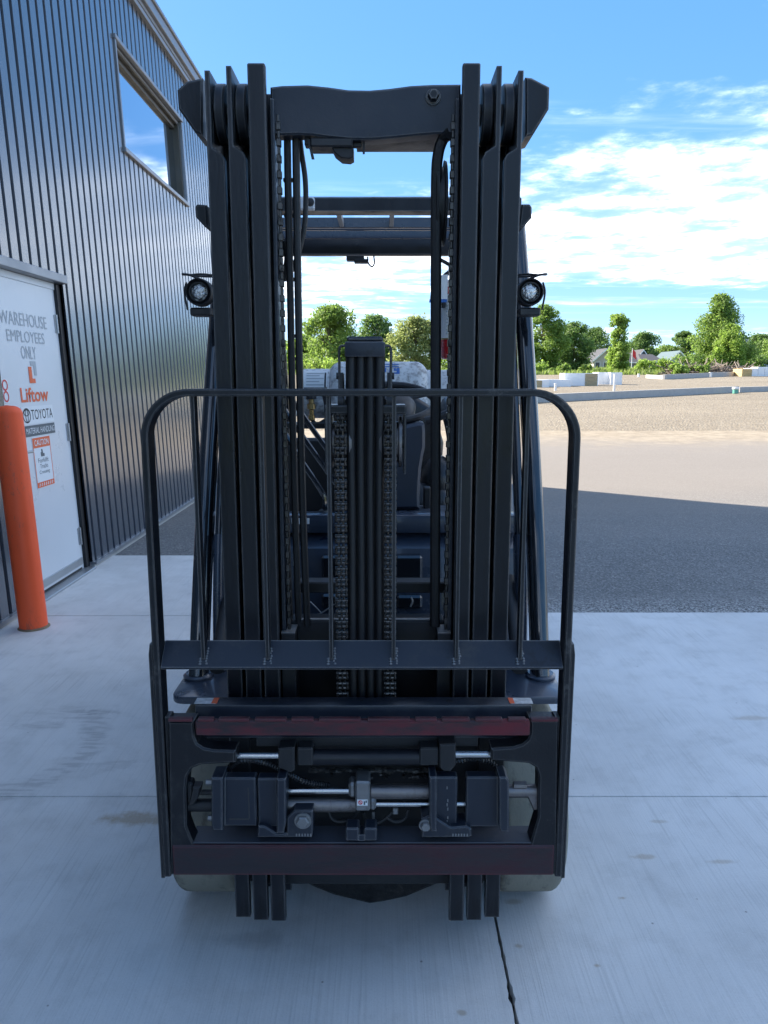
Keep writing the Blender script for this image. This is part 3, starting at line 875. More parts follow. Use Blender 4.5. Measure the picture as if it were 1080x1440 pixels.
# L emblem
poly_on_door([(5.235, 1.535), (5.280, 1.535), (5.280, 1.470), (5.318, 1.470), (5.318, 1.565), (5.235, 1.565)], 'ink_grey', 0.0012)
poly_on_door([(5.198, 1.420), (5.285, 1.420), (5.285, 1.450), (5.245, 1.450), (5.245, 1.528), (5.198, 1.528)], 'ink_orange', 0.0018)
line('Liftow', 5.045, 5.460, 1.295, 1.392, 'ink_orange', 0.0012, bold=0.02)
plate(5.025, 5.505, 1.150, 1.268, 'paper_white', 0.001)
line('TOYOTA', 5.160, 5.490, 1.178, 1.245, 'ink_black', 0.0024)
def ellipse_ring(y, z, a, b, w, lift, mt='ink_black'):
    n = 28; m = MB()
    pts = [Vector((-0.0045 + lift, y + a * math.cos(2 * math.pi * i / n), z + b * math.sin(2 * math.pi * i / n))) for i in range(n)]
    m.sweep(pts, [(-w, -0.0003), (w, -0.0003), (w, 0.0003), (-w, 0.0003)], up=Vector((1, 0, 0)), closed=True)
    return m.build('emblem', mt, door, smooth=False)
ellipse_ring(5.093, 1.209, 0.052, 0.046, 0.0035, 0.0024)
ellipse_ring(5.093, 1.228, 0.036, 0.020, 0.003, 0.0026)
ellipse_ring(5.093, 1.209, 0.017, 0.044, 0.003, 0.0028)
plate(5.050, 5.505, 1.070, 1.142, 'ink_darkgrey', 0.001)
line('MATERIAL HANDLING', 5.062, 5.493, 1.086, 1.126, 'paper_white', 0.0024)
# round prohibition sticker near the latch edge
plate(4.812, 4.885, 1.300, 1.450, 'paper_white', 0.001)
ellipse_ring(4.848, 1.410, 0.030, 0.030, 0.005, 0.0026, 'ink_red')
ellipse_ring(4.848, 1.340, 0.030, 0.030, 0.005, 0.0026, 'ink_red')

# caution sign taped to the door
sgn = bpy.data.objects.new('caution_sign', None); COL.objects.link(sgn)
sgn.location = bld.location; sgn.rotation_euler = bld.rotation_euler
WORLD_MAT[sgn.name] = Vector((0, 0, 0))
tag(sgn, 'orange bordered white caution notice taped to the white door', 'sign')
CY0, CY1, CZ0, CZ1 = 5.125, 5.402, 0.715, 1.060
plate(CY0, CY1, CZ0, CZ1, 'paper_white', 0.001, 'panel', sgn)
bd = MB()
t = 0.012
for (a, b, c, d) in ((CY0 + .004, CY0 + t, CZ0 + .004, CZ1 - .004), (CY1 - t, CY1 - .004, CZ0 + .004, CZ1 - .004), (CY0 + t, CY1 - t, CZ0 + .004, CZ0 + .040), (CY0 + t, CY1 - t, CZ1 - 0.072, CZ1 - .004)):
    bd.box(-0.0032, -0.0028, a, b, c, d)
bd.build('border', 'ink_orange', sgn, smooth=False)
line('CAUTION', CY0 + .03, CY1 - .03, CZ1 - 0.058, CZ1 - 0.018, 'paper_white', 0.0030, 0.01, sgn)
for s_, zc in (('Forklift', 0.885), ('Trucks', 0.845), ('Crossing', 0.802)):
    w = 0.020 * len(s_)
    line(s_, (CY0 + CY1) / 2 - w / 2, (CY0 + CY1) / 2 + w / 2, zc, zc + 0.031, 'ink_darkgrey', 0.0022, 0, sgn)
# small truck pictogram and the hatched foot
poly_on_door([(5.235, 0.925), (5.290, 0.925), (5.290, 0.945), (5.272, 0.945), (5.264, 0.975), (5.246, 0.975), (5.246, 0.955), (5.235, 0.955)], 'ink_darkgrey', 0.0022, 'pictogram', sgn)
for k in range(7):
    yy = CY0 + 0.030 + k * 0.033
    poly_on_door([(yy, CZ0 + .012), (yy + .010, CZ0 + .012), (yy + .022, CZ0 + .032), (yy + .012, CZ0 + .032)], 'paper_white', 0.0032, 'hatch', sgn)

# ================================================================== BOLLARD
bm_ = MB()
BR = 0.079
prof = [(0.0, BR), (1.255, BR)]
n = 8
for i in range(1, n + 1):
    a = i / n * math.pi / 2
    prof.append((1.255 + 0.045 * math.sin(a), BR - 0.055 * (1 - math.cos(a))))
prof.append((1.304, 0.006))
bm_.lathe(prof, (0, 0, 0), 'Z', 40)
# faint vertical flutes of the plastic sleeve
for v in bm_.bm.verts:
    r = math.hypot(v.co.x, v.co.y)
    if r > 0.07:
        a = math.atan2(v.co.y, v.co.x)
        k = 1 + 0.006 * math.cos(a * 10)
        v.co.x *= k; v.co.y *= k
bol = bm_.build('bollard', 'bollard_orange', None, origin=False, angle=50)
p = PG(44, 888)
bol.location = (p.x - 0.02, p.y + BR, 0.0)
bol.rotation_euler = (0, -LEAN, 0)
top(bol)
sl = MB().lathe([(0.0, BR + .012), (.004, BR + .010), (.008, BR + .003), (.012, BR - .002)], (0, 0, 0), 'Z', 32, False).build('base_seal', 'joint_tan', None, origin=False)
sl.parent = bol
tag(bol, 'orange plastic sleeved bollard standing beside the white door', 'bollard')

# ================================================================== BACKGROUND
def box_at(name, x0, x1, y0, y1, h, material, label, cat, group=None, bev=0.01, base=None):
    z = gz((y0 + y1) / 2) - 0.03 if base is None else base
    o = MB().box(x0, x1, y0, y1, z, z + h, bev).build(name, material, None)
    return tag(top(o), label, cat, group)
# foundation walls of the house under construction
def wall_run(a, b, h, label, w=0.22):
    """concrete stem wall between two ground points"""
    a, b = Vector(a), Vector(b)
    d = (b - a); d.z = 0; d.normalize(); nrm = Vector((-d.y, d.x, 0)) * w
    m = MB()
    vs = [m.bm.verts.new(q) for q in (a - Vector((0, 0, .2)), b - Vector((0, 0, .2)), b + nrm - Vector((0, 0, .2)), a + nrm - Vector((0, 0, .2)),
                                      a + Vector((0, 0, h)), b + Vector((0, 0, h)), b + nrm + Vector((0, 0, h)), a + nrm + Vector((0, 0, h)))]
    for f in ((0, 1, 5, 4), (1, 2, 6, 5), (2, 3, 7, 6), (3, 0, 4, 7), (4, 5, 6, 7), (3, 2, 1, 0)):
        m.bm.faces.new([vs[i] for i in f])
    bmesh.ops.recalc_face_normals(m.bm, faces=m.bm.faces)
    o = m.build('foundation_wall', 'concrete_old', None, smooth=False)
    return tag(top(o), label, 'wall', 'low concrete foundation walls on the gravel lot')
A1, A2 = PG(740, 566.5), PG(1039, 551.5)
wall_run(A1 + (A1 - A2) * 0.9, A2, 0.30, 'long low concrete foundation wall crossing the gravel')
wall_run(PG(1040, 551.5) + Vector((0.05, 0.1, 0)), PG(1180, 547), 0.26, 'lower concrete wall continuing past the step by the capped pipe')
wall_run(PG(908, 531.5), PG(934, 533.4), 0.30, 'short end of the farther concrete wall near the orange cone')
wall_run(PG(935, 533.4), PG(998, 530.2), 0.40, 'farther low concrete wall in front of the brush pile')
wall_run(PG(999, 530), PG(1041, 528.5), 0.42, 'concrete wall piece reaching the lumber stack')
# white foam blocks
def foam(px0, px1, pyb, hpx, depth, label, front='foam_white', skew=0.0, side=None, pieces=0):
    a = PG(px0, pyb); Y = a.y
    b = PY(px1, pyb, Y)
    h = hpx / F * Y
    w = b.x - a.x
    root = thing('foam_block', label, 'block', ((a.x + b.x) / 2, Y + depth / 2, gz(Y)), 'stacked foam blocks on the gravel lot')
    z = gz(Y) - 0.04
    m = MB(); m.box(a.x, b.x, Y, Y + depth, z, z + 0.04 + h, 0.012); m.build('block', front, root)
    if side:
        s0, s1 = side
        q0, q1 = PY(s0, pyb, Y - 0.02), PY(s1, pyb, Y - 0.02)
        n = 3
        for k in range(n):
            m = MB(); m.box(q0.x, q1.x, Y - 0.045, Y - 0.003, z + 0.02 + k * (h / n), z + 0.01 + (k + 1) * (h / n), 0.008); m.build('board', 'foam_tan', root)
    return root
foam(750, 772, 544.5, 10, 1.2, 'tan ended white foam block lying furthest from the white pipe', side=(748, 762))
foam(763, 803, 543.5, 9.5, 1.4, 'low white foam slab lying between the taller blocks')
foam(793, 841, 542.3, 17, 1.3, 'tall white foam block with a tan board end', side=(822.5, 839.5))
foam(841, 857.5, 540.5, 16.5, 1.5, 'white foam block standing next to the tan board end')
foam(858, 874.5, 540.8, 16.5, 1.2, 'grey shaded foam block at the end of the row by the white pipe')
# lumber and panel stack at the right
st = thing('lumber_stack', 'stack of yellow boards with white panels on the gravel', 'lumber', PG(1060, 529))
a = PG(1043, 529.3); Y = a.y; b = PY(1057, 529, Y); c = PY(1110, 529, Y)
for k in range(5):
    z = gz(Y) + k * 0.152
    MB().box(a.x, b.x, Y, Y + 2.0, z, z + 0.14, 0.01).build('board', 'lumber', st)
for k in range(6):
    x0 = b.x + 0.03 + k * (c.x - b.x) / 6
    MB().box(x0, x0 + (c.x - b.x) / 6 - 0.03, Y + 0.05, Y + 2.0, gz(Y), gz(Y) + 0.80, 0.01).build('panel', 'foam_white', st)
MB().box(b.x + 0.6, c.x, Y + 0.1, Y + 1.6, gz(Y) + 0.802, gz(Y) + 0.92, 0.01).build('panel', 'foam_white', st)
# pipe stubs
def pipe(px, py0, py1, r, label, cap=False):
    g = PG(px, py1); t = PY(px, py0, g.y)
    root = thing('pipe_stub', label, 'pipe', g, 'plumbing pipe stubs on the gravel lot')
    m = MB()
    if cap:
        m.cyl((g.x, g.y, g.z + (t.z - g.z) * 0.35), r, (t.z - g.z) * 0.35, 'Z', 14); m.build('collar', 'pvc_green', root)
        MB().cyl((g.x, g.y, g.z + (t.z - g.z) * 0.84), r * 1.25, (t.z - g.z) * 0.16, 'Z', 14).build('cap', 'pvc_white', root)
    else:
        m.cyl((g.x, g.y, (g.z + t.z) / 2), r, (t.z - g.z) / 2 + 0.02, 'Z', 12); m.build('pipe', 'pvc_white', root)
        MB().cyl((g.x, g.y, t.z + 0.01), r * 1.2, 0.03, 'Z', 12).build('coupling', 'pvc_white', root)
    return root
pipe(863.5, 527, 549.5, 0.06, 'tall white plastic pipe rising beside the foam blocks')
pipe(781, 540, 549, 0.07, 'short white pipe in front of the low foam slab')
pipe(978, 516.5, 525, 0.09, 'white pipe stub behind the farther concrete wall')
pipe(999, 524, 530, 0.13, 'stubby white pipe at the joint of the farther walls')
pipe(1034, 544.5, 553.5, 0.13, 'white capped green pipe by the step in the wall', cap=True)
pipe(898, 526, 530, 0.10, 'small white pipe near the grass verge')
pipe(750, 549, 567, 0.13, 'white capped green pipe behind the overhead guard pillar', cap=True)
# traffic cone
g = PG(951, 526.5)
cone = thing('traffic_cone', 'small orange traffic cone by the brush pile', 'cone', g)
m = MB(); m.lathe([(0.0, 0.17), (0.35, 0.10), (0.70, 0.03)], g, 'Z', 16); m.build('cone', 'cone_orange', cone)
MB().box(g.x - .2, g.x + .2, g.y - .2, g.y + .2, g.z, g.z + .04, .01).build('base', 'cone_orange', cone)

# houses
def house(px0, px1, Y, wall_h, ridge_h, depth, wall_m, roof_m, label, gable_front=True, windows=(), sink=0.0, hip=0.0):
    a, b = PY(px0, 515, Y), PY(px1, 515, Y)
    x0, x1 = a.x, b.x
    z = gz(Y) - sink
    xm = (x0 + x1) / 2
    root = thing('house', label, 'house', (xm, Y + depth / 2, z), 'single storey houses beyond the lot')
    m = MB()
    ov = 0.45
    if gable_front:
        m.prism([(x0, z - .3), (x1, z - .3), (x1, z + wall_h), (xm, z + ridge_h), (x0, z + wall_h)], Y, Y + depth, 'Y'); m.build('wall', wall_m, root, smooth=False)
        sl = (ridge_h - wall_h) / (xm - x0)
        r = MB()
        r.prism([(x0 - ov, z + wall_h - ov * sl + .03), (xm, z + ridge_h + .03), (xm, z + ridge_h + .25), (x0 - ov, z + wall_h - ov * sl + .22)], Y - .5, Y + depth + .5, 'Y')
        r.prism([(x1 + ov, z + wall_h - ov * sl + .03), (xm + .004, z + ridge_h + .03), (xm + .004, z + ridge_h + .25), (x1 + ov, z + wall_h - ov * sl + .22)], Y - .5, Y + depth + .5, 'Y')
        ro = r.build('roof', roof_m, root, smooth=False)
        f = MB()
        f.prism([(x0 - ov, z + wall_h - ov * sl - .14), (xm, z + ridge_h - .14), (xm, z + ridge_h + .2), (x0 - ov, z + wall_h - ov * sl + .2)], Y - .56, Y - .505, 'Y')
        f.prism([(x1 + ov, z + wall_h - ov * sl - .14), (xm + .004, z + ridge_h - .14), (xm + .004, z + ridge_h + .2), (x1 + ov, z + wall_h - ov * sl + .2)], Y - .56, Y - .505, 'Y')
        f.build('bargeboard', 'trim_white', ro, smooth=False)
    else:
        m.box(x0, x1, Y, Y + depth, z - .3, z + wall_h); m.build('wall', wall_m, root, smooth=False)
        r = MB()
        hx = hip
        v = [(x0 - ov, Y - ov, z + wall_h), (x1 + ov, Y - ov, z + wall_h), (x1 + ov, Y + depth + ov, z + wall_h), (x0 - ov, Y + depth + ov, z + wall_h),
             (x0 - ov + hx, Y + depth / 2, z + ridge_h), (x1 + ov - hx, Y + depth / 2, z + ridge_h)]
        vv = [r.bm.verts.new(q) for q in v]
        for fc in ((0, 1, 5, 4), (2, 3, 4, 5), (1, 2, 5), (3, 0, 4), (3, 2, 1, 0)):
            r.bm.faces.new([vv[i] for i in fc])
        ro = r.build('roof', roof_m, root, smooth=False)
        MB().box(x0 - ov, x1 + ov, Y - ov - .06, Y - ov - .004, z + wall_h - .22, z + wall_h + .02).build('fascia', 'trim_white', ro, smooth=False)
    for (w0, w1, h0, h1) in windows:
        wa, wb = PY(w0, 515, Y), PY(w1, 515, Y)
        wf = MB().box(wa.x - .1, wb.x + .1, Y - .07, Y - .004, z + h0 - .1, z + h1 + .1).build('window', 'trim_white', root, smooth=False)
        MB().box(wa.x, wb.x, Y - .10, Y - .072, z + h0, z + h1).build('pane', 'dark_glass', wf, smooth=False)
    return root
house(834.5, 868, 150, 2.9, 4.9, 10, 'siding_tan', 'shingle_dark', 'house with a pale gable end and two dark windows', True, ((837, 843, .7, 2.5), (849, 856, .7, 2.5)), sink=1.4)
house(862, 904, 158, 3.3, 5.4, 11, 'siding_grey', 'shingle_dark', 'grey sided house with dark roof behind the slender tree', False, ((872, 877, 1, 2.4),), sink=2.2, hip=2.0)
house(888, 918, 172, 3.4, 6.6, 11, 'siding_grey', 'shingle_dark', 'dark roofed house rising behind the grey sided one', True, (), sink=3.0)
house(904, 932, 156, 3.0, 4.6, 10, 'siding_tan', 'shingle_dark', 'low tan house between the grey house and the shrubs', False, (), sink=1.8, hip=1.0)
house(934, 974, 162, 3.4, 6.2, 10, 'siding_blue', 'shingle_blue', 'house with a blue green gable roof behind the shrubs', True, (), sink=3.0)
house(1046, 1100, 150, 3.2, 6.6, 12, 'siding_blue', 'shingle_blue', 'pale blue house half hidden behind the big tree', False, ((1062, 1068, .9, 2.2),), sink=0.8, hip=0.5)
# flag and banner
g = PY(888, 518, 140)
fl = thing('flagpole', 'thin pole with a small red flag by the grey house', 'flagpole', (g.x, 140, gz(140)))
MB().rod((g.x, 140, gz(140)), (g.x, 140, gz(140) + 3.6), 0.06, 8).build('pole', 'trim_white', fl)
m = MB(); m.prism([(g.x + .06, gz(140) + 2.2), (g.x + .75, gz(140) + 1.6), (g.x + .62, gz(140) + 2.9), (g.x + .06, gz(140) + 3.45)], 139.98, 140.03, 'Y'); m.build('flag', 'flag_red', fl)
g = PY(1028, 518, 120)
bn = thing('banner_flag', 'tall white feather banner in front of the big tree', 'flag', (g.x, 120, gz(120)))
MB().rod((g.x - .25, 120, gz(120)), (g.x - .25, 120, gz(120) + 2.8), 0.04, 8).build('pole', 'trim_white', bn)
m = MB(); m.prism([(g.x - .24, gz(120) + .3), (g.x + .28, gz(120) + .35), (g.x + .33, gz(120) + 2.1), (g.x + .1, gz(120) + 2.75), (g.x - .24, gz(120) + 2.85)], 119.98, 120.03, 'Y'); m.build('cloth', 'trim_white', bn)

# ---- trees
def leaf_cloud(rng, clumps, n, size, squash=0.75):
    """leaf faces scattered through a set of clumps (centre, radius)"""
    vs, fs = [], []
    tot = sum(r ** 2 for _, r in clumps)
    for c, r in clumps:
        k = max(6, int(n * r * r / tot))
        for _ in range(k):
            while True:
                d = Vector((rng.uniform(-1, 1), rng.uniform(-1, 1), rng.uniform(-1, 1)))
                if 0.05 < d.length < 1: break
            d = d.normalized() * (0.35 + 0.65 * rng.random() ** 0.5) * (1.0 + 0.18 * rng.gauss(0, 1))
            p = c + Vector((d.x * r, d.y * r, d.z * r * squash))
            nrm = (d * 0.7 + Vector((rng.gauss(0, .6), rng.gauss(0, .6), rng.gauss(0, .6) + 0.35))).normalized()
            a = nrm.orthogonal().normalized()
            a = Quaternion(nrm, rng.uniform(0, 6.28)) @ a
            b = nrm.cross(a)
            s = size * rng.uniform(0.55, 1.25)
            i = len(vs)
            vs += [p - a * s * .5, p + b * s * .33 + nrm * s * .08, p + a * s * .55, p - b * s * .33 + nrm * s * .08]
            fs.append((i, i + 1, i + 2, i + 3))
    me = bpy.data.meshes.new('crown'); me.from_pydata(vs, [], fs); me.update()
    return me
def tree(px, py_top, px_w, Y, material, label, seed, shape='round', n=2600, size=0.42, base=0.16, name='broadleaf_tree', dens=1.0, py_base=None):
    rng = random.Random(seed)
    z0 = gz(Y)
    t = PY(px, py_top, Y)
    x = t.x; H_ = t.z - z0
    Wd = px_w / F * Y / 2
    root = thing(name, label, 'tree', (x, Y, z0), 'trees beyond the lot')
    m = MB()
    r0 = max(0.10, H_ * 0.022)
    lean = rng.uniform(-.04, .04) * H_
    top_t = H_ * (0.9 if shape != 'round' else 0.72)
    trunk = [(x + lean * (i / 6) ** 2, Y + rng.uniform(-.1, .1), z0 - .2 + top_t * i / 6) for i in range(7)]
    for a, b, i in zip(trunk[:-1], trunk[1:], range(6)):
        ra = r0 * (1 - .14 * i)
        m.sweep([a, b], [(ra * math.cos(k * 1.0472), ra * math.sin(k * 1.0472)) for k in range(6)])
    clumps = []
    nc = int(46 * dens)
    n = int(n * 3.4); size *= 0.78
    for i in range(nc):
        u = (i + rng.random()) / nc
        h = base + (1 - base) * u
        if shape == 'round':
            w = math.sin(math.pi * min(1, max(0, (h - base * .6) / (1 - base * .6)) ** 0.8 * 0.94 + .05)) ** 0.6
        elif shape == 'cone':
            w = (1 - ((h - base) / (1 - base)) ** 1.5) * 0.95 + 0.12
            w = min(w, 0.55 + (h - base) * 2.2)
        else:                      # slender
            w = (0.9 - 0.35 * h) * (0.75 + 0.45 * rng.random())
        rr = Wd * w * math.sqrt(rng.random()) * 0.85
        q = rng.uniform(0, 6.283)
        cr = Wd * rng.uniform(.20, .42) * (0.6 + .5 * w)
        cz = z0 + min(H_ * h, H_ - cr * 0.6)
        c = Vector((x + rr * math.cos(q), Y + rr * math.sin(q) * .9, cz))
        clumps.append((c, cr))
        # limb to the clump
        k = max(0.12, h - 0.25) * H_
        s = Vector((x + lean * (k / H_) ** 2, Y, z0 + min(k, top_t * .95)))
        mid = s.lerp(c, .5) + Vector((0, 0, .04 * H_))
        m.tube([s, mid, c], r0 * .22, 5)
    m.build('trunk', 'bark', root, smooth=False)
    me = leaf_cloud(rng, clumps, n, size)
    link_mesh('crown', me, material, root, smooth=False)
    return root
# seen between the mast channels
tree(462, 431, 96, 82, 'leaf_mid', 'large round green tree behind the gas cylinder', 11, 'round', 3600, .40, .10)
tree(424, 470, 60, 96, 'leaf_bright', 'low bright tree left of the large round tree behind the gas cylinder', 12, 'round', 2000, .42, .05)
tree(528, 443, 70, 100, 'leaf_dark', 'darker tree between the round tree and the pale tree', 13, 'round', 2800, .42, .08)
tree(586, 445, 80, 84, 'leaf_pale', 'pale yellow green tree beside the mast hose', 14, 'round', 3400, .36, .05)
tree(640, 462, 70, 110, 'leaf_mid', 'green tree behind the fire extinguisher', 15, 'round', 2200, .45, .08)
tree(360, 455, 90, 120, 'leaf_mid', 'green tree hidden behind the ribbed mast channel', 16, 'round', 1800, .5, .08)
tree(700, 450, 90, 118, 'leaf_mid', 'green tree hidden behind the mast beside the headlamp', 17, 'round', 1800, .5, .08)
# to the right
tree(766, 429, 66, 104, 'leaf_mid', 'tall full tree beside the overhead guard pillar', 21, 'round', 3600, .42, .03)
tree(808, 453, 56, 112, 'leaf_dark', 'loose topped tree next to the tall full tree', 22, 'round', 3000, .42, .05, dens=1.3)
tree(838, 460, 56, 172, 'leaf_dark', 'dark green tree behind the pale gabled house', 23, 'round', 2800, .48, .10)
tree(872, 442, 34, 92, 'leaf_bright', 'slender open topped young tree before the grey house', 24, 'slender', 2200, .34, .05, dens=1.7)
tree(873, 480, 28, 91, 'leaf_bright', 'small bright bush like tree at the foot of the slender one', 25, 'round', 1300, .34, .02)
tree(905, 467, 52, 182, 'leaf_dark', 'round dark tree behind the dark roofed house', 26, 'round', 2600, .60, .10)
tree(962, 466, 40, 186, 'leaf_dark', 'round tree behind the blue green roof', 27, 'round', 2400, .62, .10)
tree(940, 486, 50, 190, 'leaf_mid', 'low green tree between two dark trees behind the roofs', 28, 'round', 1600, .62, .05)
tree(1016, 414, 92, 108, 'leaf_mid', 'big pyramid shaped tree towering over the brush pile', 29, 'cone', 5200, .42, .06, dens=1.6)
tree(1030, 455, 50, 103, 'leaf_bright', 'lighter green tree in front of the big pyramid tree', 30, 'round', 2800, .38, .06)
tree(1072, 470, 56, 135, 'leaf_dark', 'dark tree behind the pale blue house', 31, 'round', 2400, .5, .10)
tree(1120, 445, 80, 125, 'leaf_mid', 'green tree past the lumber stack', 32, 'round', 2400, .5, .10)
# ---- shrubs
def shrub(px, py_top, px_w, Y, material, label, seed, n=700, size=.34):
    rng = random.Random(seed)
    z0 = gz(Y); t = PY(px, py_top, Y); H_ = t.z - z0; Wd = px_w / F * Y / 2
    root = thing('shrub', label, 'shrub', (t.x, Y, z0), 'shrubs along the grass verge')
    clumps = []
    m = MB()
    for i in range(9):
        c = Vector((t.x + rng.uniform(-.75, .75) * Wd, Y + rng.uniform(-.6, .6) * Wd, z0 + H_ * rng.uniform(.25, .78)))
        clumps.append((c, max(.35, H_ * rng.uniform(.22, .42))))
        m.tube([(t.x + rng.uniform(-.2, .2), Y, z0 - .1), c], .03, 4)
    m.build('stem', 'bark', root, smooth=False)
    link_mesh('foliage', leaf_cloud(rng, clumps, n, size), material, root, smooth=False)
sh = [(752, 505, 34, 95, 'leaf_bright', 'bright bush at the foot of the tall full tree'), (790, 512, 40, 98, 'leaf_mid', 'low green bush under the loose topped tree'),
      (826, 512, 30, 104, 'leaf_mid', 'low bush before the pale gable end'), (908, 505, 30, 112, 'leaf_bright', 'bright green bush before the tan house'),
      (935, 503, 32, 114, 'leaf_bright', 'rounded bush left of the blue green roofed house'), (962, 498, 36, 116, 'leaf_mid', 'wide bush before the blue green roofed house'),
      (990, 492, 34, 106, 'leaf_dark', 'dark bush under the big pyramid tree'), (1008, 500, 34, 104, 'leaf_mid', 'green bush beside the white banner'),
      (1066, 500, 24, 116, 'leaf_dark', 'dark rounded bush before the pale blue house'), (1046, 504, 26, 110, 'leaf_mid', 'green bush behind the brush pile'),
      (955, 512, 26, 82.5, 'leaf_bright', 'low bright weeds growing before the brush pile'), (984, 513, 30, 82.5, 'leaf_mid', 'green weeds in the middle of the brush pile'),
      (460, 500, 60, 76, 'leaf_bright', 'bright bush behind the gas cylinder')]
for i, a in enumerate(sh):
    shrub(*a, seed=100 + i)
# brush pile
rng = random.Random(77)
bp = thing('brush_pile', 'long pile of dead grey brown branches before the trees', 'brush', PG(1000, 522))
m = MB(); m2 = MB()
for i in range(420):
    px = rng.uniform(938, 1062)
    Yb = 84 + rng.uniform(-1.2, 2.2)
    hh = (0.25 + 0.70 * max(0, math.sin((px - 925) / 140 * math.pi))) * rng.random()
    c = PY(px, 520, Yb); c.z = gz(Yb) + hh
    d = Vector((rng.gauss(0, 1), rng.gauss(0, .5), rng.gauss(0, .35))).normalized() * rng.uniform(.5, 1.5)
    (m if i % 3 else m2).tube([c - d, c + Vector((0, 0, rng.uniform(-.1, .15))), c + d], rng.uniform(.02, .06), 4)
m.build('branches', 'dead_wood', bp, smooth=False)['kind'] = 'stuff'
m2.build('logs', 'bark', bp, smooth=False)['kind'] = 'stuff'
# tall grass on the verge
rng = random.Random(9)
vs, fs = [], []
for i in range(22000):
    Y = 86 + 60 * rng.random() ** 1.8
    x = rng.uniform(-0.22 * Y - 6, 0.56 * Y)
    if Y < 88 and rng.random() < .5: continue
    z = gz(Y) - .05
    hgt = rng.uniform(.25, .8) * (0.6 + 0.8 * max(0, mnoise.noise(Vector((x * .12, Y * .12, 3)))))
    w = rng.uniform(.08, .2); q = rng.uniform(0, 3.14)
    dx, dy = w * math.cos(q), w * math.sin(q)
    lx, ly = rng.gauss(0, .15), rng.gauss(0, .15)
    k = len(vs)
    vs += [(x - dx, Y - dy, z), (x + dx, Y + dy, z), (x + lx, Y + ly, z + hgt)]
    fs.append((k, k + 1, k + 2))
me = bpy.data.meshes.new('tall_grass'); me.from_pydata(vs, [], fs); me.update()
gr = link_mesh('tall_grass', me, 'grass_blades', None, smooth=False, origin=False)
tag(gr, 'rough tall green grass between the gravel lot and the trees', 'grass', kind='stuff')

# ================================================================== FORKLIFT
XC = -0.042
fk = thing('forklift', 'dark grey forklift truck with tall black triple mast and no forks', 'forklift', (XC, 2.08, 0))
def part(name, material, f, parent=None, **kw):
    m = MB(); f(m)
    return m.build(name, material, parent or fk, **kw)
def rect_px(m, x0, y0, x1, y1, Y, d, bev=0.002):
    """box whose front face (at depth Y) covers the pixel rectangle"""
    a = PY(x0, (y0 + y1) / 2, Y); b = PY(x1, (y0 + y1) / 2, Y)
    t = PY((x0 + x1) / 2, y0, Y); u = PY((x0 + x1) / 2, y1, Y)
    return m.box(a.x, b.x, Y, Y + d, u.z, t.z, bev)
def poly_px(m, pts, Y, d, bev=0.0):
    return m.prism([(PY(x, y, Y).x, PY(x, y, Y).z) for x, y in pts], Y, Y + d, 'Y', bev)
def spline(pts, n=8):
    pts = [Vector(p) for p in pts]
    out = []
    q = [pts[0] * 2 - pts[1]] + pts + [pts[-1] * 2 - pts[-2]]
    for i in range(1, len(q) - 2):
        for k in range(n):
            t = k / n
            a, b, c, d = q[i - 1], q[i], q[i + 1], q[i + 2]
            out.append(0.5 * ((2 * b) + (c - a) * t + (2 * a - 5 * b + 4 * c - d) * t * t + (3 * b - a - 3 * c + d) * t ** 3))
    out.append(pts[-1])
    return out
def tube_px(m, pts, Y, r, seg=10, n=8):
    """pts: (px, py[, dY])"""
    return m.tube(spline([PY(p[0], p[1], Y + (p[2] if len(p) > 2 else 0)) for p in pts], n), r, seg)
Z_TOP, Z_FOOT, Z_CUT = 2.103, 0.100, 1.930

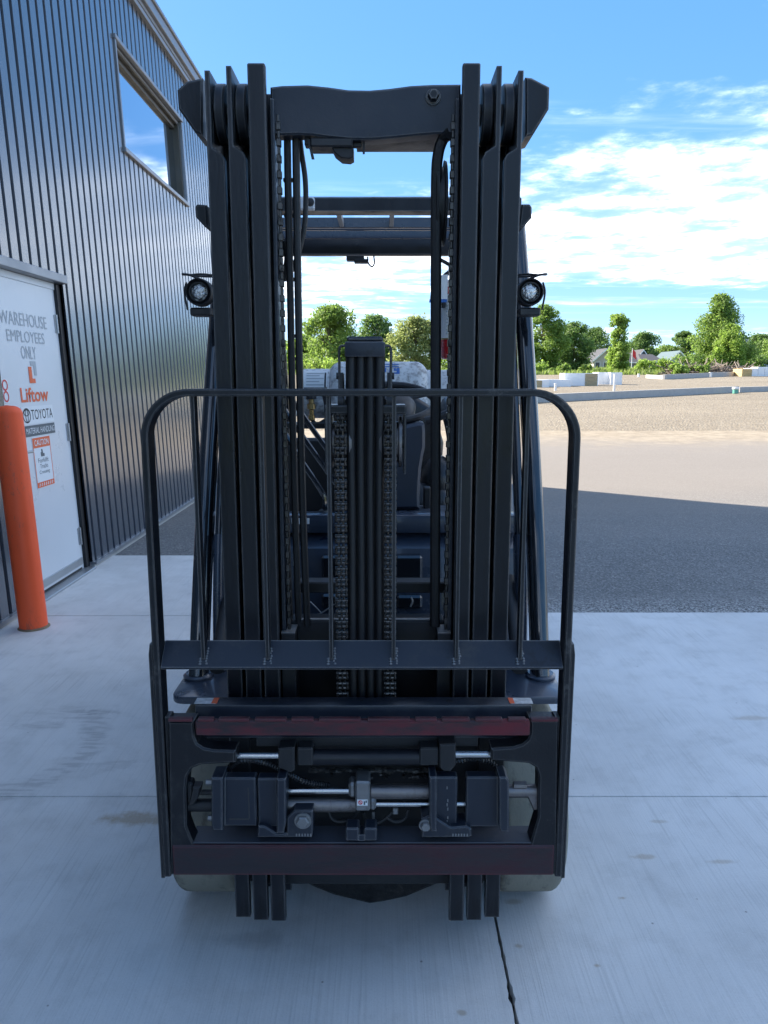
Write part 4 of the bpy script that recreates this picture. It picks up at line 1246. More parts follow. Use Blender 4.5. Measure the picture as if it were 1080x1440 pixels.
# ---- mast channels: three nested C sections a side
def channel(s, xo, xi, y0, y1, z0, z1, cut, web=0.011):
    """s=-1 left / +1 right; web on the outboard side, flanges run inboard; front flange stops at `cut`"""
    m = MB()
    ft = 0.020
    X = lambda v: XC + s * v
    if cut < z1 - 0.01:
        # one flat front face; above the notch only the web's edge goes on
        m.prism([(X(xo), z0), (X(xi), z0), (X(xi), cut - 0.012), (X(xi + 0.006), cut), (X(xo - web), cut + 0.012), (X(xo - web), z1), (X(xo), z1)], y0, y0 + ft, 'Y', 0.0016)
    else:
        m.box(X(xo), X(xi), y0, y0 + ft, z0, z1, 0.0022)
    m.box(X(xo), X(xo - web), y0 + ft, y1, z0, z1, 0.0)
    m.box(X(xo - web), X(xi), y1 - ft, y1, z0, z1 - 0.02, 0.0)
    return m
for s in (-1, 1):
    channel(s, .336, .299, 1.752, 1.915, Z_FOOT + .002, Z_TOP - .008, Z_CUT).build('outer_rail', 'mast_black', fk)
    channel(s, .289, .252, 1.744, 1.895, Z_FOOT, Z_TOP - .002, Z_CUT + .002).build('middle_rail', 'mast_black', fk)
    r = channel(s, .243, .206, 1.735, 1.875, Z_FOOT + .004, Z_TOP, Z_TOP, web=.013).build('inner_rail', 'mast_black', fk)
    X = lambda v: XC + s * v
    # rub strip on the inboard edge of the inner channel
    part('wear_strip', 'crossbar_black', lambda m: m.box(X(.2055), X(.196), 1.79, 1.862, .55, Z_TOP - .05, .002), r)
    # guide rollers showing in the notches
    for xa, xb in ((.322, .300), (.276, .253)):
        part('guide_roller', 'mast_black', lambda m: (m.cyl((X((xa + xb) / 2), 1.822, Z_TOP - .075), .062, abs(xa - xb) / 2, 'X', 28, .003), m.cyl((X((xa + xb) / 2), 1.822, Z_TOP - .075), .022, abs(xa - xb) / 2 + .003, 'X', 16)))
    # stiffener behind the outer channel
    part('rail_stiffener', 'mast_black', lambda m: m.box(X(.338), X(.352), 1.86, 1.93, 1.10, Z_TOP - .06, .003))
    # upper ears of the outer cross beam
    if s < 0:
        ear = [(285, 109), (262, 114), (249, 126), (251, 153), (274, 186), (285, 190)]
        lug = [(290, 288), (277, 287), (274, 291), (275, 305), (288, 319), (292, 319)]
    else:
        ear = [(739, 108), (748, 109), (773, 122), (772, 153), (750, 189), (739, 192)]
        lug = [(734, 287), (745, 287), (748, 291), (748, 306), (736, 320), (730, 320)]
    part('beam_ear', 'mast_black', lambda m: poly_px(m, ear, 1.86, .11, .004))
    part('rail_bracket', 'mast_black', lambda m: poly_px(m, lug, 1.86, .06, .003))
# cross beams
beam = [(380, 122), (396, 120), (432, 119), (462, 122), (490, 126), (520, 126.5), (548, 124), (578, 120), (606, 118.5), (648, 118),
        (648, 187), (612, 188), (588, 190), (560, 193), (524, 196), (492, 196), (462, 193), (440, 190), (418, 189), (380, 190)]
ub = part('upper_cross_beam', 'crossbar_black', lambda m: poly_px(m, beam, 1.80, .045, .004))
part('beam_shelf', 'mast_black', lambda m: m.box(PY(500, 195, 1.86).x, PY(618, 195, 1.86).x, 1.846, 1.95, PY(500, 196, 1.85).z, PY(500, 196, 1.85).z + .008, .001), ub)
def bolt_head(m):
    c = PY(609, 137, 1.80)
    m.lathe([(-.022, .010), (-.017, .0125), (0.0, .0125)], (c.x, 1.80, c.z), 'Y', 6)
    m.lathe([(-.004, .0165), (0.0, .018)], (c.x, 1.80, c.z), 'Y', 20)
part('beam_bolt', 'mast_black', bolt_head, ub)
part('lower_cross_beam', 'dull_black', lambda m: (m.box(XC - .192, XC + .192, 1.84, 1.90, .74, .862, .004)))
part('middle_cross_beam', 'dull_black', lambda m: rect_px(m, 418, 819, 648, 834, 1.93, .05, .003))
part('foot_cross_beam', 'dull_black', lambda m: m.box(XC - .30, XC + .30, 1.80, 1.93, .16, .40, .004))
part('backing_plate', 'dull_black', lambda m: m.box(XC - .192, XC + .192, 1.905, 1.945, .30, .738, .002))
# bump posts with polished tops
for x0, x1 in ((397, 417), (614, 633)):
    def post(m):
        a, b = PY(x0, 890, 1.80), PY(x1, 890, 1.80)
        m.box(a.x, b.x, 1.775, 1.838, .60, .850, .002)
    ps = part('stop_block', 'dull_black', post)
    part('worn_cap', 'rub_steel', lambda m: m.box(PY(x0, 890, 1.8).x + .001, PY(x1, 890, 1.8).x - .001, 1.776, 1.837, .8505, .853), ps)
part('beam_edge', 'rub_steel', lambda m: m.box(XC - .18, XC + .18, 1.842, 1.850, .8625, .8655))

# ---- chains
PITCH_C = 0.0254
def link_mesh_big():
    m = MB()
    w = .0108
    for x in (-w, 0, w):                       # outer plates stand proud
        m.box(x - .0021, x + .0021, -.0095, .008, -.0085, .0085, .0022)
    for x in (-w / 2, w / 2):                  # inner plates sit back between them
        m.box(x - .0022, x + .0022, -.0050, .0075, .0040, .0215, .0018)
    for z in (-.0055, .0055):
        m.cyl((0, -.0005, z), .0052, w + .0036, 'X', 10, .0008)
    bmesh.ops.recalc_face_normals(m.bm, faces=m.bm.faces)
    me = bpy.data.meshes.new('link'); m.bm.to_mesh(me); m.bm.free()
    me.materials.append(MATS['chain_steel'])
    me.shade_smooth(); me.set_sharp_from_angle(angle=R(35))
    return me
LINK = link_mesh_big()
YC = 1.728
for s in (-1, 1):
    cxx = XC + s * .0565
    # sheave, its yoke and the chain that hangs from it
    sh_ = part('chain_sheave', 'steel_worn', lambda m: m.lathe([(-.026, .030), (-.026, .058), (-.020, .060), (-.018, .047), (.018, .047), (.020, .060), (.026, .058), (.026, .030)], (cxx, 1.785, 1.312), 'X', 32))
    part('sheave_pin', 'steel_grey', lambda m: m.cyl((cxx, 1.785, 1.312), .014, .036, 'X', 14), sh_)
    yk = part('sheave_yoke', 'mast_black', lambda m: (m.box(cxx - .036, cxx - .030, 1.745, 1.83, 1.24, 1.385, .002), m.box(cxx + .030, cxx + .036, 1.745, 1.83, 1.24, 1.385, .002), m.box(cxx - .036, cxx + .036, 1.735, 1.82, 1.378, 1.398, .003)))
    part('yoke_bolt', 'steel_grey', lambda m: m.lathe([(0, .011), (.010, .011), (.012, .008)], (cxx - s * .004, 1.765, 1.398), 'Z', 6), yk)
    ch = part('lift_chain', 'chain_steel', lambda m: m.cyl((cxx, YC, .55), .004, .012, 'X', 8))
    off = WORLD_MAT[ch.name]
    k = 0
    z = .56
    while z < 1.375:
        o = bpy.data.objects.new('link', LINK)
        COL.objects.link(o)
        o.parent = ch
        dy = 0 if z < 1.32 else .35 * (z - 1.32)
        o.location = Vector((cxx, YC + dy, z)) - off
        z += PITCH_C
# thin side chains along the inner channels
for s in (-1, 1):
    x = XC + s * (.189 if s < 0 else .1925)
    def sch(m):
        z = .80
        k = 0
        while z < 2.02:
            w = .0030 if k % 2 else .0050
            m.box(x - w, x + w, 1.795 + (.002 if k % 2 else 0), 1.812, z, z + .0165, .0015)
            z += .0172 / 1.04; k += 1
    c_ = part('side_chain', 'chain_dark', sch)
    c_['kind'] = 'stuff'
# sheave of the right-hand hose
part('hose_sheave', 'dull_black', lambda m: m.lathe([(-.012, .02), (-.012, .092), (-.007, .094), (-.005, .080), (.005, .080), (.007, .094), (.012, .092), (.012, .02)], (XC + .172, 1.885, 1.855), 'X', 36))

# ---- free-lift cylinder with its hose pack
hp = part('hose_carrier', 'mast_black', lambda m: m.box(XC - .044, XC + .044, 1.748, 1.775, .50, 1.520, .003))
part('lift_cylinder', 'mast_black', lambda m: m.cyl((XC, 1.82, 1.0), .042, .46, 'Z', 32))
part('carrier_cap', 'crossbar_black', lambda m: (m.box(XC - .0445, XC + .0445, 1.718, 1.79, 1.503, 1.536, .004, 2), m.box(XC - .040, XC + .040, 1.735, 1.80, 1.5365, 1.548, .004)), hp)
for i, x in enumerate((-.0315, -.0108, .0102, .0312)):
    part('hydraulic_hose', 'rubber_hose', lambda m: m.tube([(XC + x + .0005 * math.sin(k * 1.3 + i), 1.737, .50 + k * .1003) for k in range(11)], .0096, 12), hp)
for s in (-1, 1):
    # bent wire guards beside the cap and the cheek plates below them
    part('wire_guard', 'mast_black', lambda m: m.tube(spline([(XC + s * .045, 1.745, 1.528), (XC + s * .054, 1.745, 1.527), (XC + s * .0575, 1.745, 1.515), (XC + s * .0575, 1.745, 1.47), (XC + s * .0575, 1.745, 1.40)], 5), .0030, 8), hp)
    part('cheek_plate', 'dull_black', lambda m: (m.box(XC + s * .049, XC + s * .059, 1.742, 1.79, 1.30, 1.468, .002), m.cyl((XC + s * .057, 1.75, 1.462), .008, .008, 'X', 10), m.cyl((XC + s * .055, 1.75, 1.405), .013, .007, 'X', 12)), hp)

# ---- mast hoses
def hose(pts, Y, r, name='mast_hose', mt='rubber_hose', n=6):
    return part(name, mt, lambda m: tube_px(m, pts, Y, r, 10, n))
hose([(404, 186), (405, 260), (408, 400), (411, 560), (415, 720), (420, 880)], 1.845, .0085)
hose([(416, 186), (417, 260), (419, 400), (422, 560), (426, 720), (432, 880)], 1.835, .0088)
hose([(390, 186), (392, 300), (397, 500), (404, 740), (409, 880)], 1.87, .0065)
hose([(422, 196), (424, 215), (429, 250), (430, 285), (428, 320), (421, 352), (414, 372), (404, 392, .03)], 1.86, .0062)
hose([(400, 340), (404, 365), (398, 395)], 1.875, .008)
hose([(632, 188, -.02), (623, 196), (616, 218), (613.5, 260), (613, 400), (612.5, 600), (612, 760), (611.5, 880)], 1.82, .0128, 'flat_hose')
# little clips along the left hoses
for (px, py) in ((398, 250), (399, 300), (402, 390), (407, 470), (405, 502)):
    part('hose_clip', 'dull_black', lambda m: rect_px(m, px, py, px + 16, py + 5, 1.85, .012, .001))
# unit hanging under the cross beam
def valve(m):
    rect_px(m, 436, 193, 496, 206, 1.80, .06, .003)
    poly_px(m, [(466, 206), (497, 206), (497, 220), (492, 223), (480, 222), (470, 214)], 1.81, .05, .002)
    rect_px(m, 428, 192, 436, 204, 1.82, .03)
    m.cyl(PY(444, 207, 1.83), .007, .010, 'X', 10); m.cyl(PY(454, 208, 1.83), .006, .006, 'X', 10)
    rect_px(m, 496, 200, 509, 207, 1.82, .012)
    rect_px(m, 510, 195, 513, 216, 1.82, .006, .0005)
    poly_px(m, [(432, 196), (436, 196), (442, 223), (438, 223)], 1.812, .008)
part('limit_switch', 'plastic_black', valve)

# ---- overhead guard
GY0, GY1, GH = 2.65, 3.53, 2.016
GW = .492
part('guard_front_header', 'mast_black', lambda m: (m.prism([(GY0, 1.995), (GY0 + .07, 1.995), (GY0 + .07, 2.036), (GY0 + .02, 2.044), (GY0, 2.036)], XC - GW, XC + GW, 'X', .003)))
for yy, z0, z1 in ((3.06, 2.017, 2.055), (3.18, 2.030, 2.060), (3.34, 2.026, 2.062)):
    part('guard_slat', 'body_gray', lambda m: m.box(XC - GW + .03, XC + GW - .03, yy, yy + .014, z0, z1, .002))
for x in (-.126, .062):
    part('guard_brace', 'rub_steel', lambda m: m.box(XC + x, XC + x + .016, GY0 + .072, 3.0595, 2.020, 2.044, .001))
for s in (-1, 1):
    part('guard_side_rail', 'mast_black', lambda m: m.box(XC + s * GW, XC + s * (GW - .05), GY0 + .072, GY1 - .002, GH - .012, GH + .046, .008, 2))
rh = part('guard_rear_header', 'mast_black', lambda m: m.box(XC - GW, XC + GW, GY1, GY1 + .07, 1.992, 2.069, .008, 2))
part('dome_lamp', 'plastic_black', lambda m: (rect_px(m, 487, 359, 512, 366, GY1 - .05, .05, .003), rect_px(m, 498, 364, 518, 369, GY1 - .055, .05, .002), tube_px(m, [(517, 361), (518, 370), (523, 375), (526.5, 370), (525.5, 359)], GY1 - .02, .0032, 8)), rh)
# white sensor clipped to the front header
cs = part('white_sensor', 'white_plastic', lambda m: rect_px(m, 421, 277, 442, 294, GY0 - .03, .028, .003))
part('sensor_eye', 'plastic_black', lambda m: (lambda c: m.lathe([(-.006, .009), (-.004, .0125), (0, .0125)], (c.x, GY0 - .0305, c.z), 'Y', 20))(PY(436.5, 284.5, GY0 - .03)), cs)
# pillars
for s in (-1, 1):
    bx = XC + s * .492
    tx = XC + s * .482
    base_p = Vector((bx, 2.10, .612)); top_p = Vector((tx, 2.70, 1.996))
    mid = base_p.lerp(top_p, .55) + Vector((0, -.045, 0))
    path = spline([base_p, base_p.lerp(mid, .5) + Vector((0, -.015, 0)), mid, mid.lerp(top_p, .6) + Vector((0, -.01, .0)), top_p], 6)
    ov = [(.026 * math.copysign(abs(math.cos(q)) ** .7, math.cos(q)), .040 * math.copysign(abs(math.sin(q)) ** .7, math.sin(q))) for q in [2 * math.pi * i / 20 for i in range(20)]]
    pl = part('guard_pillar', 'pillar_gloss', lambda m: m.sweep(path, ov, up=Vector((0, 1, 0.2))), angle=60)
    part('pillar_base', 'body_gray', lambda m: (m.lathe([(0, .043), (.006, .043), (.008, .040), (.012, .036)], (bx, 2.10, .611), 'Z', 28)), pl)
    # inner pillar cover, flatter and set back, with a lower sleeve
    ip = spline([(bx - s * .050, 2.15, .625), (bx - s * .052, 2.22, 1.0), (tx - s * .040, 2.44, 1.5), (tx - s * .036, 2.70, 1.99)], 6)
    ic = part('pillar_cover', 'pillar_gloss', lambda m: m.sweep(ip, [(.5 * a, .75 * b) for a, b in ov], up=Vector((0, 1, 0.2))), angle=60)
    part('cover_sleeve', 'body_gray', lambda m: m.sweep(ip[:7], [(.62 * a, .9 * b) for a, b in ov], up=Vector((0, 1, 0.2))), ic, angle=60)
    part('cover_foot', 'body_gray', lambda m: m.cyl((bx - s * .05, 2.15, .614), .024, .004, 'Z', 20), ic)
    # rear pillars
    part('guard_rear_pillar', 'mast_black', lambda m: m.sweep(spline([(XC + s * .43, 3.78, .98), (XC + s * .44, 3.77, 1.5), (XC + s * .455, 3.565, 2.0)], 6), [(.6 * a, .7 * b) for a, b in ov], up=Vector((0, 1, 0))), angle=60)
    # tilt cylinder behind the mast and its boot
    part('tilt_cylinder', 'dull_black', lambda m: (m.rod((XC + s * .40, 1.93, .50), (XC + s * .40, 2.30, .60), .032, 16), m.rod((XC + s * .405, 1.95, .69), (XC + s * .42, 2.25, .86), .020, 12)))
    # headlamps
    c = PY(280.5, 411, 2.36) if s < 0 else PY(745, 411, 2.36)
    hl = part('headlamp', 'plastic_black', lambda m: m.lathe([(.004, .006), (.002, .0300), (-.012, .0345), (-.015, .0365), (-.013, .0395), (.030, .040), (.055, .026), (.062, .010)], (c.x, 2.36, c.z), 'Y', 32))
    part('lens', 'lens_glass', lambda m: m.lathe([(-.0075, .004), (-.006, .016), (-.001, .0250)], (c.x, 2.357, c.z), 'Y', 24), hl)
    part('bezel_ring', 'plastic_black', lambda m: m.lathe([(-.004, .0250), (-.009, .0262), (-.009, .0285), (.001, .0300)], (c.x, 2.355, c.z), 'Y', 28, False), hl)
    part('lamp_bracket', 'plastic_black', lambda m: (m.box(c.x - .030, c.x + .034, 2.355, 2.42, c.z - .068, c.z - .044, .004), m.box(c.x - s * .034, c.x - s * .05, 2.39, 2.45, c.z - .06, c.z + .03, .003)), hl)
    def guard_wire(m):
        z = c.z + .052
        m.tube(spline([(c.x - s * .044, 2.42, z), (c.x + s * .012, 2.405, z), (c.x + s * .046, 2.375, z + .002), (c.x + s * .042, 2.345, z - .003), (c.x + s * .020, 2.335, z - .006), (c.x - s * .005, 2.345, z - .016)], 6), .0035, 8)
        m.tube(spline([(c.x - s * .044, 2.37, z - .002), (c.x - s * .010, 2.345, z - .002), (c.x + s * .022, 2.335, z - .006)], 5), .0030, 8)
        m.tube(spline([(c.x + s * .040, 2.37, c.z + .030), (c.x + s * .047, 2.37, c.z), (c.x + s * .040, 2.37, c.z - .050)], 5), .0030, 8)
    part('lamp_guard', 'plastic_black', guard_wire, hl)

# ---- front axle, tyres, fenders, body
for s in (-1, 1):
    x0, x1 = XC + s * .525, XC + s * .345
    c = (0, 2.08, .268)
    lo, hi = min(x0, x1), max(x0, x1)
    prof = [(lo + .012, .19)]
    for i in range(6):
        a = i / 5 * math.pi / 2
        prof.append((lo + .028 - .028 * math.cos(a), .240 + .028 * math.sin(a)))
    for i in range(6):
        a = (5 - i) / 5 * math.pi / 2
        prof.append((hi - .028 + .028 * math.cos(a), .240 + .028 * math.sin(a)))
    prof.append((hi - .012, .19))
    ty = part('front_wheel', 'tyre_nonmark', lambda m: m.lathe(prof, c, 'X', 72), angle=50)
    part('rim', 'rim_steel', lambda m: m.lathe([(lo + .02, .05), (lo + .03, .178), (lo + .008, .189), (hi - .008, .189), (hi - .03, .178), (hi - .02, .05)], c, 'X', 40), ty)
    # fender step plate with rounded corners
    xo, xi = XC + s * .535, XC + s * .30
    def fender(m):
        r = .035
        pts = []
        for (cx_, cy_, a0) in ((xo - s * r, 1.955 + r, 0),):
            for i in range(7):
                a = i / 6 * math.pi / 2
                pts.append((cx_ + s * r * math.cos(a), cy_ - r * math.sin(a)))
        pts += [(xi, 1.955), (xi, 2.36), (xo, 2.36)]
        m.prism(pts, .588, .610, 'Z', .004, 2)
    part('fender', 'body_gray', fender)
    part('fender_skirt', 'body_gray', lambda m: m.prism([(2.24, .30), (2.36, .30), (2.36, .587), (2.14, .587), (2.20, .54)], XC + s * .515, XC + s * .34, 'X', .006))
    # rear wheels
    part('rear_wheel', 'tyre_nonmark', lambda m: m.lathe([(XC + s * .44 - .075, .12), (XC + s * .44 - .075, .19), (XC + s * .44 - .055, .205), (XC + s * .44 + .055, .205), (XC + s * .44 + .075, .19), (XC + s * .44 + .075, .12)], (0, 3.40, .205), 'X', 48), angle=50)
part('front_axle', 'dull_black', lambda m: (m.cyl((XC, 2.08, .268), .085, .35, 'X', 24), m.box(XC - .20, XC + .20, 1.97, 2.20, .20, .42, .02)))
# greasy belly plate hanging between the mast feet
belly = [(412, 1228), (640, 1228), (628, 1241), (600, 1252), (572, 1264), (540, 1271), (520, 1274), (496, 1268), (470, 1262), (440, 1250), (416, 1238)]
part('axle_housing', 'grease_black', lambda m: poly_px(m, belly, 1.93, .12, .012))
part('chassis', 'body_gray', lambda m: m.box(XC - .42, XC + .42, 2.25, 3.55, .16, .50, .02))
# cowl: front panel of the body with two shallow windows pressed in
cw = part('cowl', 'body_gray', lambda m: m.prism([(2.33, .48), (2.345, .80), (2.375, .925), (2.43, .965), (2.56, .975), (2.56, .48)], XC - .50, XC + .50, 'X', .012, 2))
def inset(x0, y0, x1, y1, Y, d):
    return lambda m: rect_px(m, x0, y0, x1, y1, Y, d, .006)
for q in ((556, 782, 594, 816, 2.330), (452, 782, 480, 816, 2.330), (558, 838, 594, 857, 2.322), (452, 836, 474, 857, 2.322)):
    part('cowl_panel', 'pillar_gloss', lambda m: rect_px(m, *q, .04, .007), cw)
part('cowl_rim', 'body_gray', lambda m: m.box(XC - .47, XC + .47, 2.395, 2.47, .968, 1.03, .012, 2), cw)
part('loose_wire', 'rub_steel', lambda m: (tube_px(m, [(436, 846), (448, 858), (460, 873)], 2.28, .0025, 6), tube_px(m, [(440, 866), (452, 862), (470, 850)], 2.28, .0025, 6), tube_px(m, [(578, 840), (580, 846), (577, 853)], 2.29, .003, 6)), cw)
part('dash_shelf', 'plastic_gray', lambda m: m.box(XC - .10, XC + .46, 2.47, 2.74, .94, 1.005, .012, 2))
part('dash_label', 'paper_white', lambda m: (rect_px(m, 410, 729, 435, 737, 2.392, .003, .0003), rect_px(m, 412, 775, 417, 796, 2.335, .003, .0003)), cw)
part('floor_plate', 'plastic_black', lambda m: m.box(XC - .46, XC + .46, 2.561, 3.0, .46, .52, .008))
# steering column cover with one waisted side
col_l = PY(497, 600, 2.62).x
cover = [(497, 600), (556, 598), (565, 600), (576, 597), (590, 594), (597, 596), (598, 606), (598, 628), (595, 642), (592.5, 658), (591, 680), (590, 700), (590.5, 716), (497, 718)]
sc_ = part('column_cover', 'plastic_gray', lambda m: poly_px(m, cover, 2.62, .14, .010))
part('column_neck', 'plastic_black', lambda m: m.sweep(spline([(PY(548, 600, 2.68).x, 2.70, 1.27), (PY(550, 580, 2.7).x, 2.73, 1.34), (PY(552, 575, 2.75).x, 2.78, 1.365)], 5), [(.085 * math.cos(q), .05 * math.sin(q)) for q in [2 * math.pi * i / 24 for i in range(24)]], up=Vector((0, 1, 0))), angle=60)
def wheel_rim(m):
    c = Vector((PY(548, 575, 2.80).x, 2.82, 1.37)); n = 40
    nx = Vector((1, 0, 0)); ny = Vector((0, .93, .36)).normalized()
    m.tube([c + nx * .165 * math.cos(2 * math.pi * i / n) + ny * .165 * math.sin(2 * math.pi * i / n) for i in range(n)], .014, 10, closed=True)
    for q in (.5, 2.64, 4.71):
        m.rod(c, c + nx * .16 * math.cos(q) + ny * .16 * math.sin(q), .010, 8)
    m.cyl(c, .04, .015, 'Z', 20)
part('steering_wheel', 'plastic_black', wheel_rim)
part('lever_arm', 'plastic_black', lambda m: tube_px(m, [(598, 592), (612, 588), (640, 577)], 2.66, .015, 10))
part('side_bracket', 'plastic_black', lambda m: rect_px(m, 596, 686, 606, 718, 2.66, .05, .004))
# tread lever rods and the ribbed boot they drop into
for k, (a, b) in enumerate(((570, 0), (600, 0), (628, 0))):
    part('control_rod', 'pillar_gloss', lambda m: tube_px(m, [(400, a - 20, .02), (420, a + 14, .01), (448, a + 56), (456, a + 72), (457.5, a + 92), (457.5, 724)] if k == 2 else [(400, a - 24, .04 + .03 * (2 - k)), (430, a + 20, .03 + .03 * (2 - k)), (470, a + 76, .03 * (2 - k) + .02), (486, a + 98, .03 * (2 - k))], 2.52, .0095, 10, 5))
def boot(m):
    c = PY(458, 732, 2.52)
    prof = []
    for i in range(6):
        prof += [(-.030 + i * .010, .030 - .001 * i), (-.025 + i * .010, .024 - .001 * i)]
    m.lathe(prof, (c.x, 2.52, c.z + .012), 'Z', 24)
part('ribbed_boot', 'rubber_hose', boot)
part('rod_panel', 'plastic_black', lambda m: m.box(PY(392, 640, 2.9).x, PY(500, 640, 2.9).x, 2.88, 2.93, .52, PY(440, 616, 2.9).z, .01))
# seat deck, seat
part('engine_hood', 'body_gray', lambda m: m.prism([(2.95, .50), (2.95, .80), (3.02, .90), (3.62, .98), (3.62, .50)], XC - .44, XC + .44, 'X', .02, 2))
SX = XC + .055
seat = part('seat', 'vinyl_black', lambda m: m.prism([(2.92, .93), (2.90, 1.00), (2.95, 1.055), (3.10, 1.05), (3.32, 1.02), (3.34, .95)], SX - .24, SX + .24, 'X', .03, 3), angle=60)
part('backrest', 'vinyl_black', lambda m: m.prism([(SX - .235, 1.02), (SX + .235, 1.02), (SX + .245, 1.18), (SX + .20, 1.33), (SX + .11, 1.385), (SX - .11, 1.385), (SX - .20, 1.33), (SX - .245, 1.18)], 3.30, 3.42, 'Y', .035, 3), seat, angle=60)
for s in (-1, 1):
    part('hip_bolster', 'vinyl_black', lambda m: m.lathe([(-.10, .02), (-.09, .05), (-.05, .072), (.02, .075), (.07, .055), (.095, .02)], (SX + s * .20, 3.0, 1.06), 'Z', 20), seat, angle=60)
part('armrest', 'vinyl_black', lambda m: m.sweep(spline([(SX + .255, 3.30, 1.33), (SX + .262, 3.20, 1.30), (SX + .268, 3.06, 1.22), (SX + .262, 3.0, 1.10)], 6), [(.032 * math.cos(q), .05 * math.sin(q)) for q in [2 * math.pi * i / 16 for i in range(16)]], up=Vector((0, 0, 1))), seat, angle=60)
part('counterweight', 'body_gray', lambda m: m.prism([(3.63, .18), (3.63, 1.02), (3.72, 1.06), (4.0, 1.04), (4.08, .95), (4.10, .50), (4.0, .20)], XC - .50, XC + .50, 'X', .05, 3), angle=60)
part('tank_bracket', 'mast_black', lambda m: (rect_px(m, 400, 594, 470, 603, 3.60, .06, .004), m.box(XC - .25, XC - .20, 3.66, 3.90, 1.04, 1.13, .005), m.box(XC + .18, XC + .23, 3.66, 3.90, 1.04, 1.13, .005), tube_px(m, [(455, 545), (462, 575), (472, 620), (476, 650)], 3.5, .016, 10)))

# ---- load backrest and carriage
BX = -.0485
YB = 1.600
def backrest_frame(m):
    hw, zt, zb, r = .4505, 1.428, .325, .095
    pts = [(BX - hw, zb)]
    pts += [(BX - hw, zb + (zt - r - zb) * k / 4) for k in range(1, 4)]
    for i in range(13):
        a = math.pi - i / 12 * math.pi / 2
        pts.append((BX - hw + r + r * math.cos(a), zt - r + r * math.sin(a)))
    for i in range(13):
        a = math.pi / 2 - i / 12 * math.pi / 2
        pts.append((BX + hw - r + r * math.cos(a), zt - r + r * math.sin(a)))
    pts += [(BX + hw, zb + (zt - r - zb) * k / 4) for k in range(3, 0, -1)]
    pts.append((BX + hw, zb))
    c = .0025; a, b = .025, .0075
    prof = [(-a + c, -b), (a - c, -b), (a, -b + c), (a, b - c), (a - c, b), (-a + c, b), (-a, b - c), (-a, -b + c)]
    # side = along Y, normal = in the frame's plane
    P3 = [Vector((x, YB + .025, z)) for x, z in pts]
    m.sweep(P3, prof, up=Vector((1, 0, 0)))
bf = part('load_backrest', 'frame_black', backrest_frame, angle=40)
xb = part('backrest_crossbar', 'crossbar_black', lambda m: m.prism([(YB + .002, .832), (YB + .006, .826), (YB + .050, .872), (YB + .046, .879)], BX - .442, BX + .442, 'X', .0008), bf)
for k in range(6):
    x = (-.3985, -.2565, -.116, .0212, .160, .300)[k]
    part('backrest_bar', 'frame_black', lambda m: m.prism([(x - .0042, YB + .012), (x + .0042, YB + .012), (x + .0042, YB + .040), (x - .0042, YB + .040)], .846, 1.422, 'Z', .001), bf)
    def weld(m):
        rr = random.Random(k)
        for i in range(7):
            m.lathe([(-.003, .001), (0, .0042 * rr.uniform(.7, 1.2)), (.003, .001)], (x + .0065 + rr.uniform(-.001, .002), YB + .010 + i * .004, .838 + i * .0043), 'Z', 6)
            if i < 3: m.lathe([(-.003, .001), (0, .0045), (.003, .001)], (x - .0065, YB + .008 + i * .004, .838 + i * .0043), 'Z', 6)
    part('weld_bead', 'steel_grey', weld, bf)
for s in (-1, 1):
    part('backrest_mount', 'frame_black', lambda m: m.prism([(BX + s * .4585, .318), (BX + s * .4665, .318), (BX + s * .4675, .86), (BX + s * .464, .885), (BX + s * .4585, .885)], YB + .004, YB + .052, 'Y', .001), bf)
    part('mount_web', 'frame_black', lambda m: m.box(BX + s * .4425, BX + s * .4295, YB + .012, YB + .045, .330, .712, .002), bf)
# carriage side plates (outlines with the arm that carries the side-shift rod)
left_pl = [(236, 1015), (239, 1231), (272, 1231), (273, 1188), (268, 1178), (262, 1162), (261, 1110), (263, 1092), (270, 1081), (282, 1076), (331, 1073), (331, 1056), (300, 1055), (286, 1052), (277, 1046), (273, 1036), (272, 1015)]
right_pl = [(786, 1013), (783, 1231), (748, 1231), (746, 1188), (751, 1170), (757, 1150), (758, 1092), (754, 1080), (744, 1074), (691, 1070), (691, 1053), (722, 1051), (735, 1047), (743, 1040), (746, 1031), (746, 1013)]
car = part('carriage', 'frame_black', lambda m: m.box(XC - .25, XC + .25, 1.74, 1.775, .36, .66, .004))
part('side_plate', 'frame_black', lambda m: poly_px(m, left_pl, YB + .004, .050, .004), car)
part('side_plate', 'frame_black', lambda m: poly_px(m, right_pl, YB + .004, .050, .004), car)
# upper bar with its notched, red worn lip
ubx0, ubx1 = PY(236, 1022, YB).x, PY(786, 1022, YB).x
part('upper_bar', 'red_worn', lambda m: m.box(ubx0 + .062, ubx1 - .065, YB - .004, YB + .012, .674, .7095, .003), car)
edges = [ubx0 + .004, .0]
notch = [(271, 279), (301, 308), (351, 359), (403, 410), (441, 449), (507, 517), (576, 584), (614, 621), (660, 668), (706, 714), (739, 746)]
xs = [ubx0 + .003] + [q for a, b in notch for q in (PY(a, 1014, YB).x, PY(b, 1014, YB).x)] + [ubx1 - .003]
for i in range(0, len(xs) - 1, 2):
    part('upper_lip', 'red_worn', lambda m: m.box(xs[i], xs[i + 1], YB - .006, YB + .008, .7085, .7155, .0012), car)
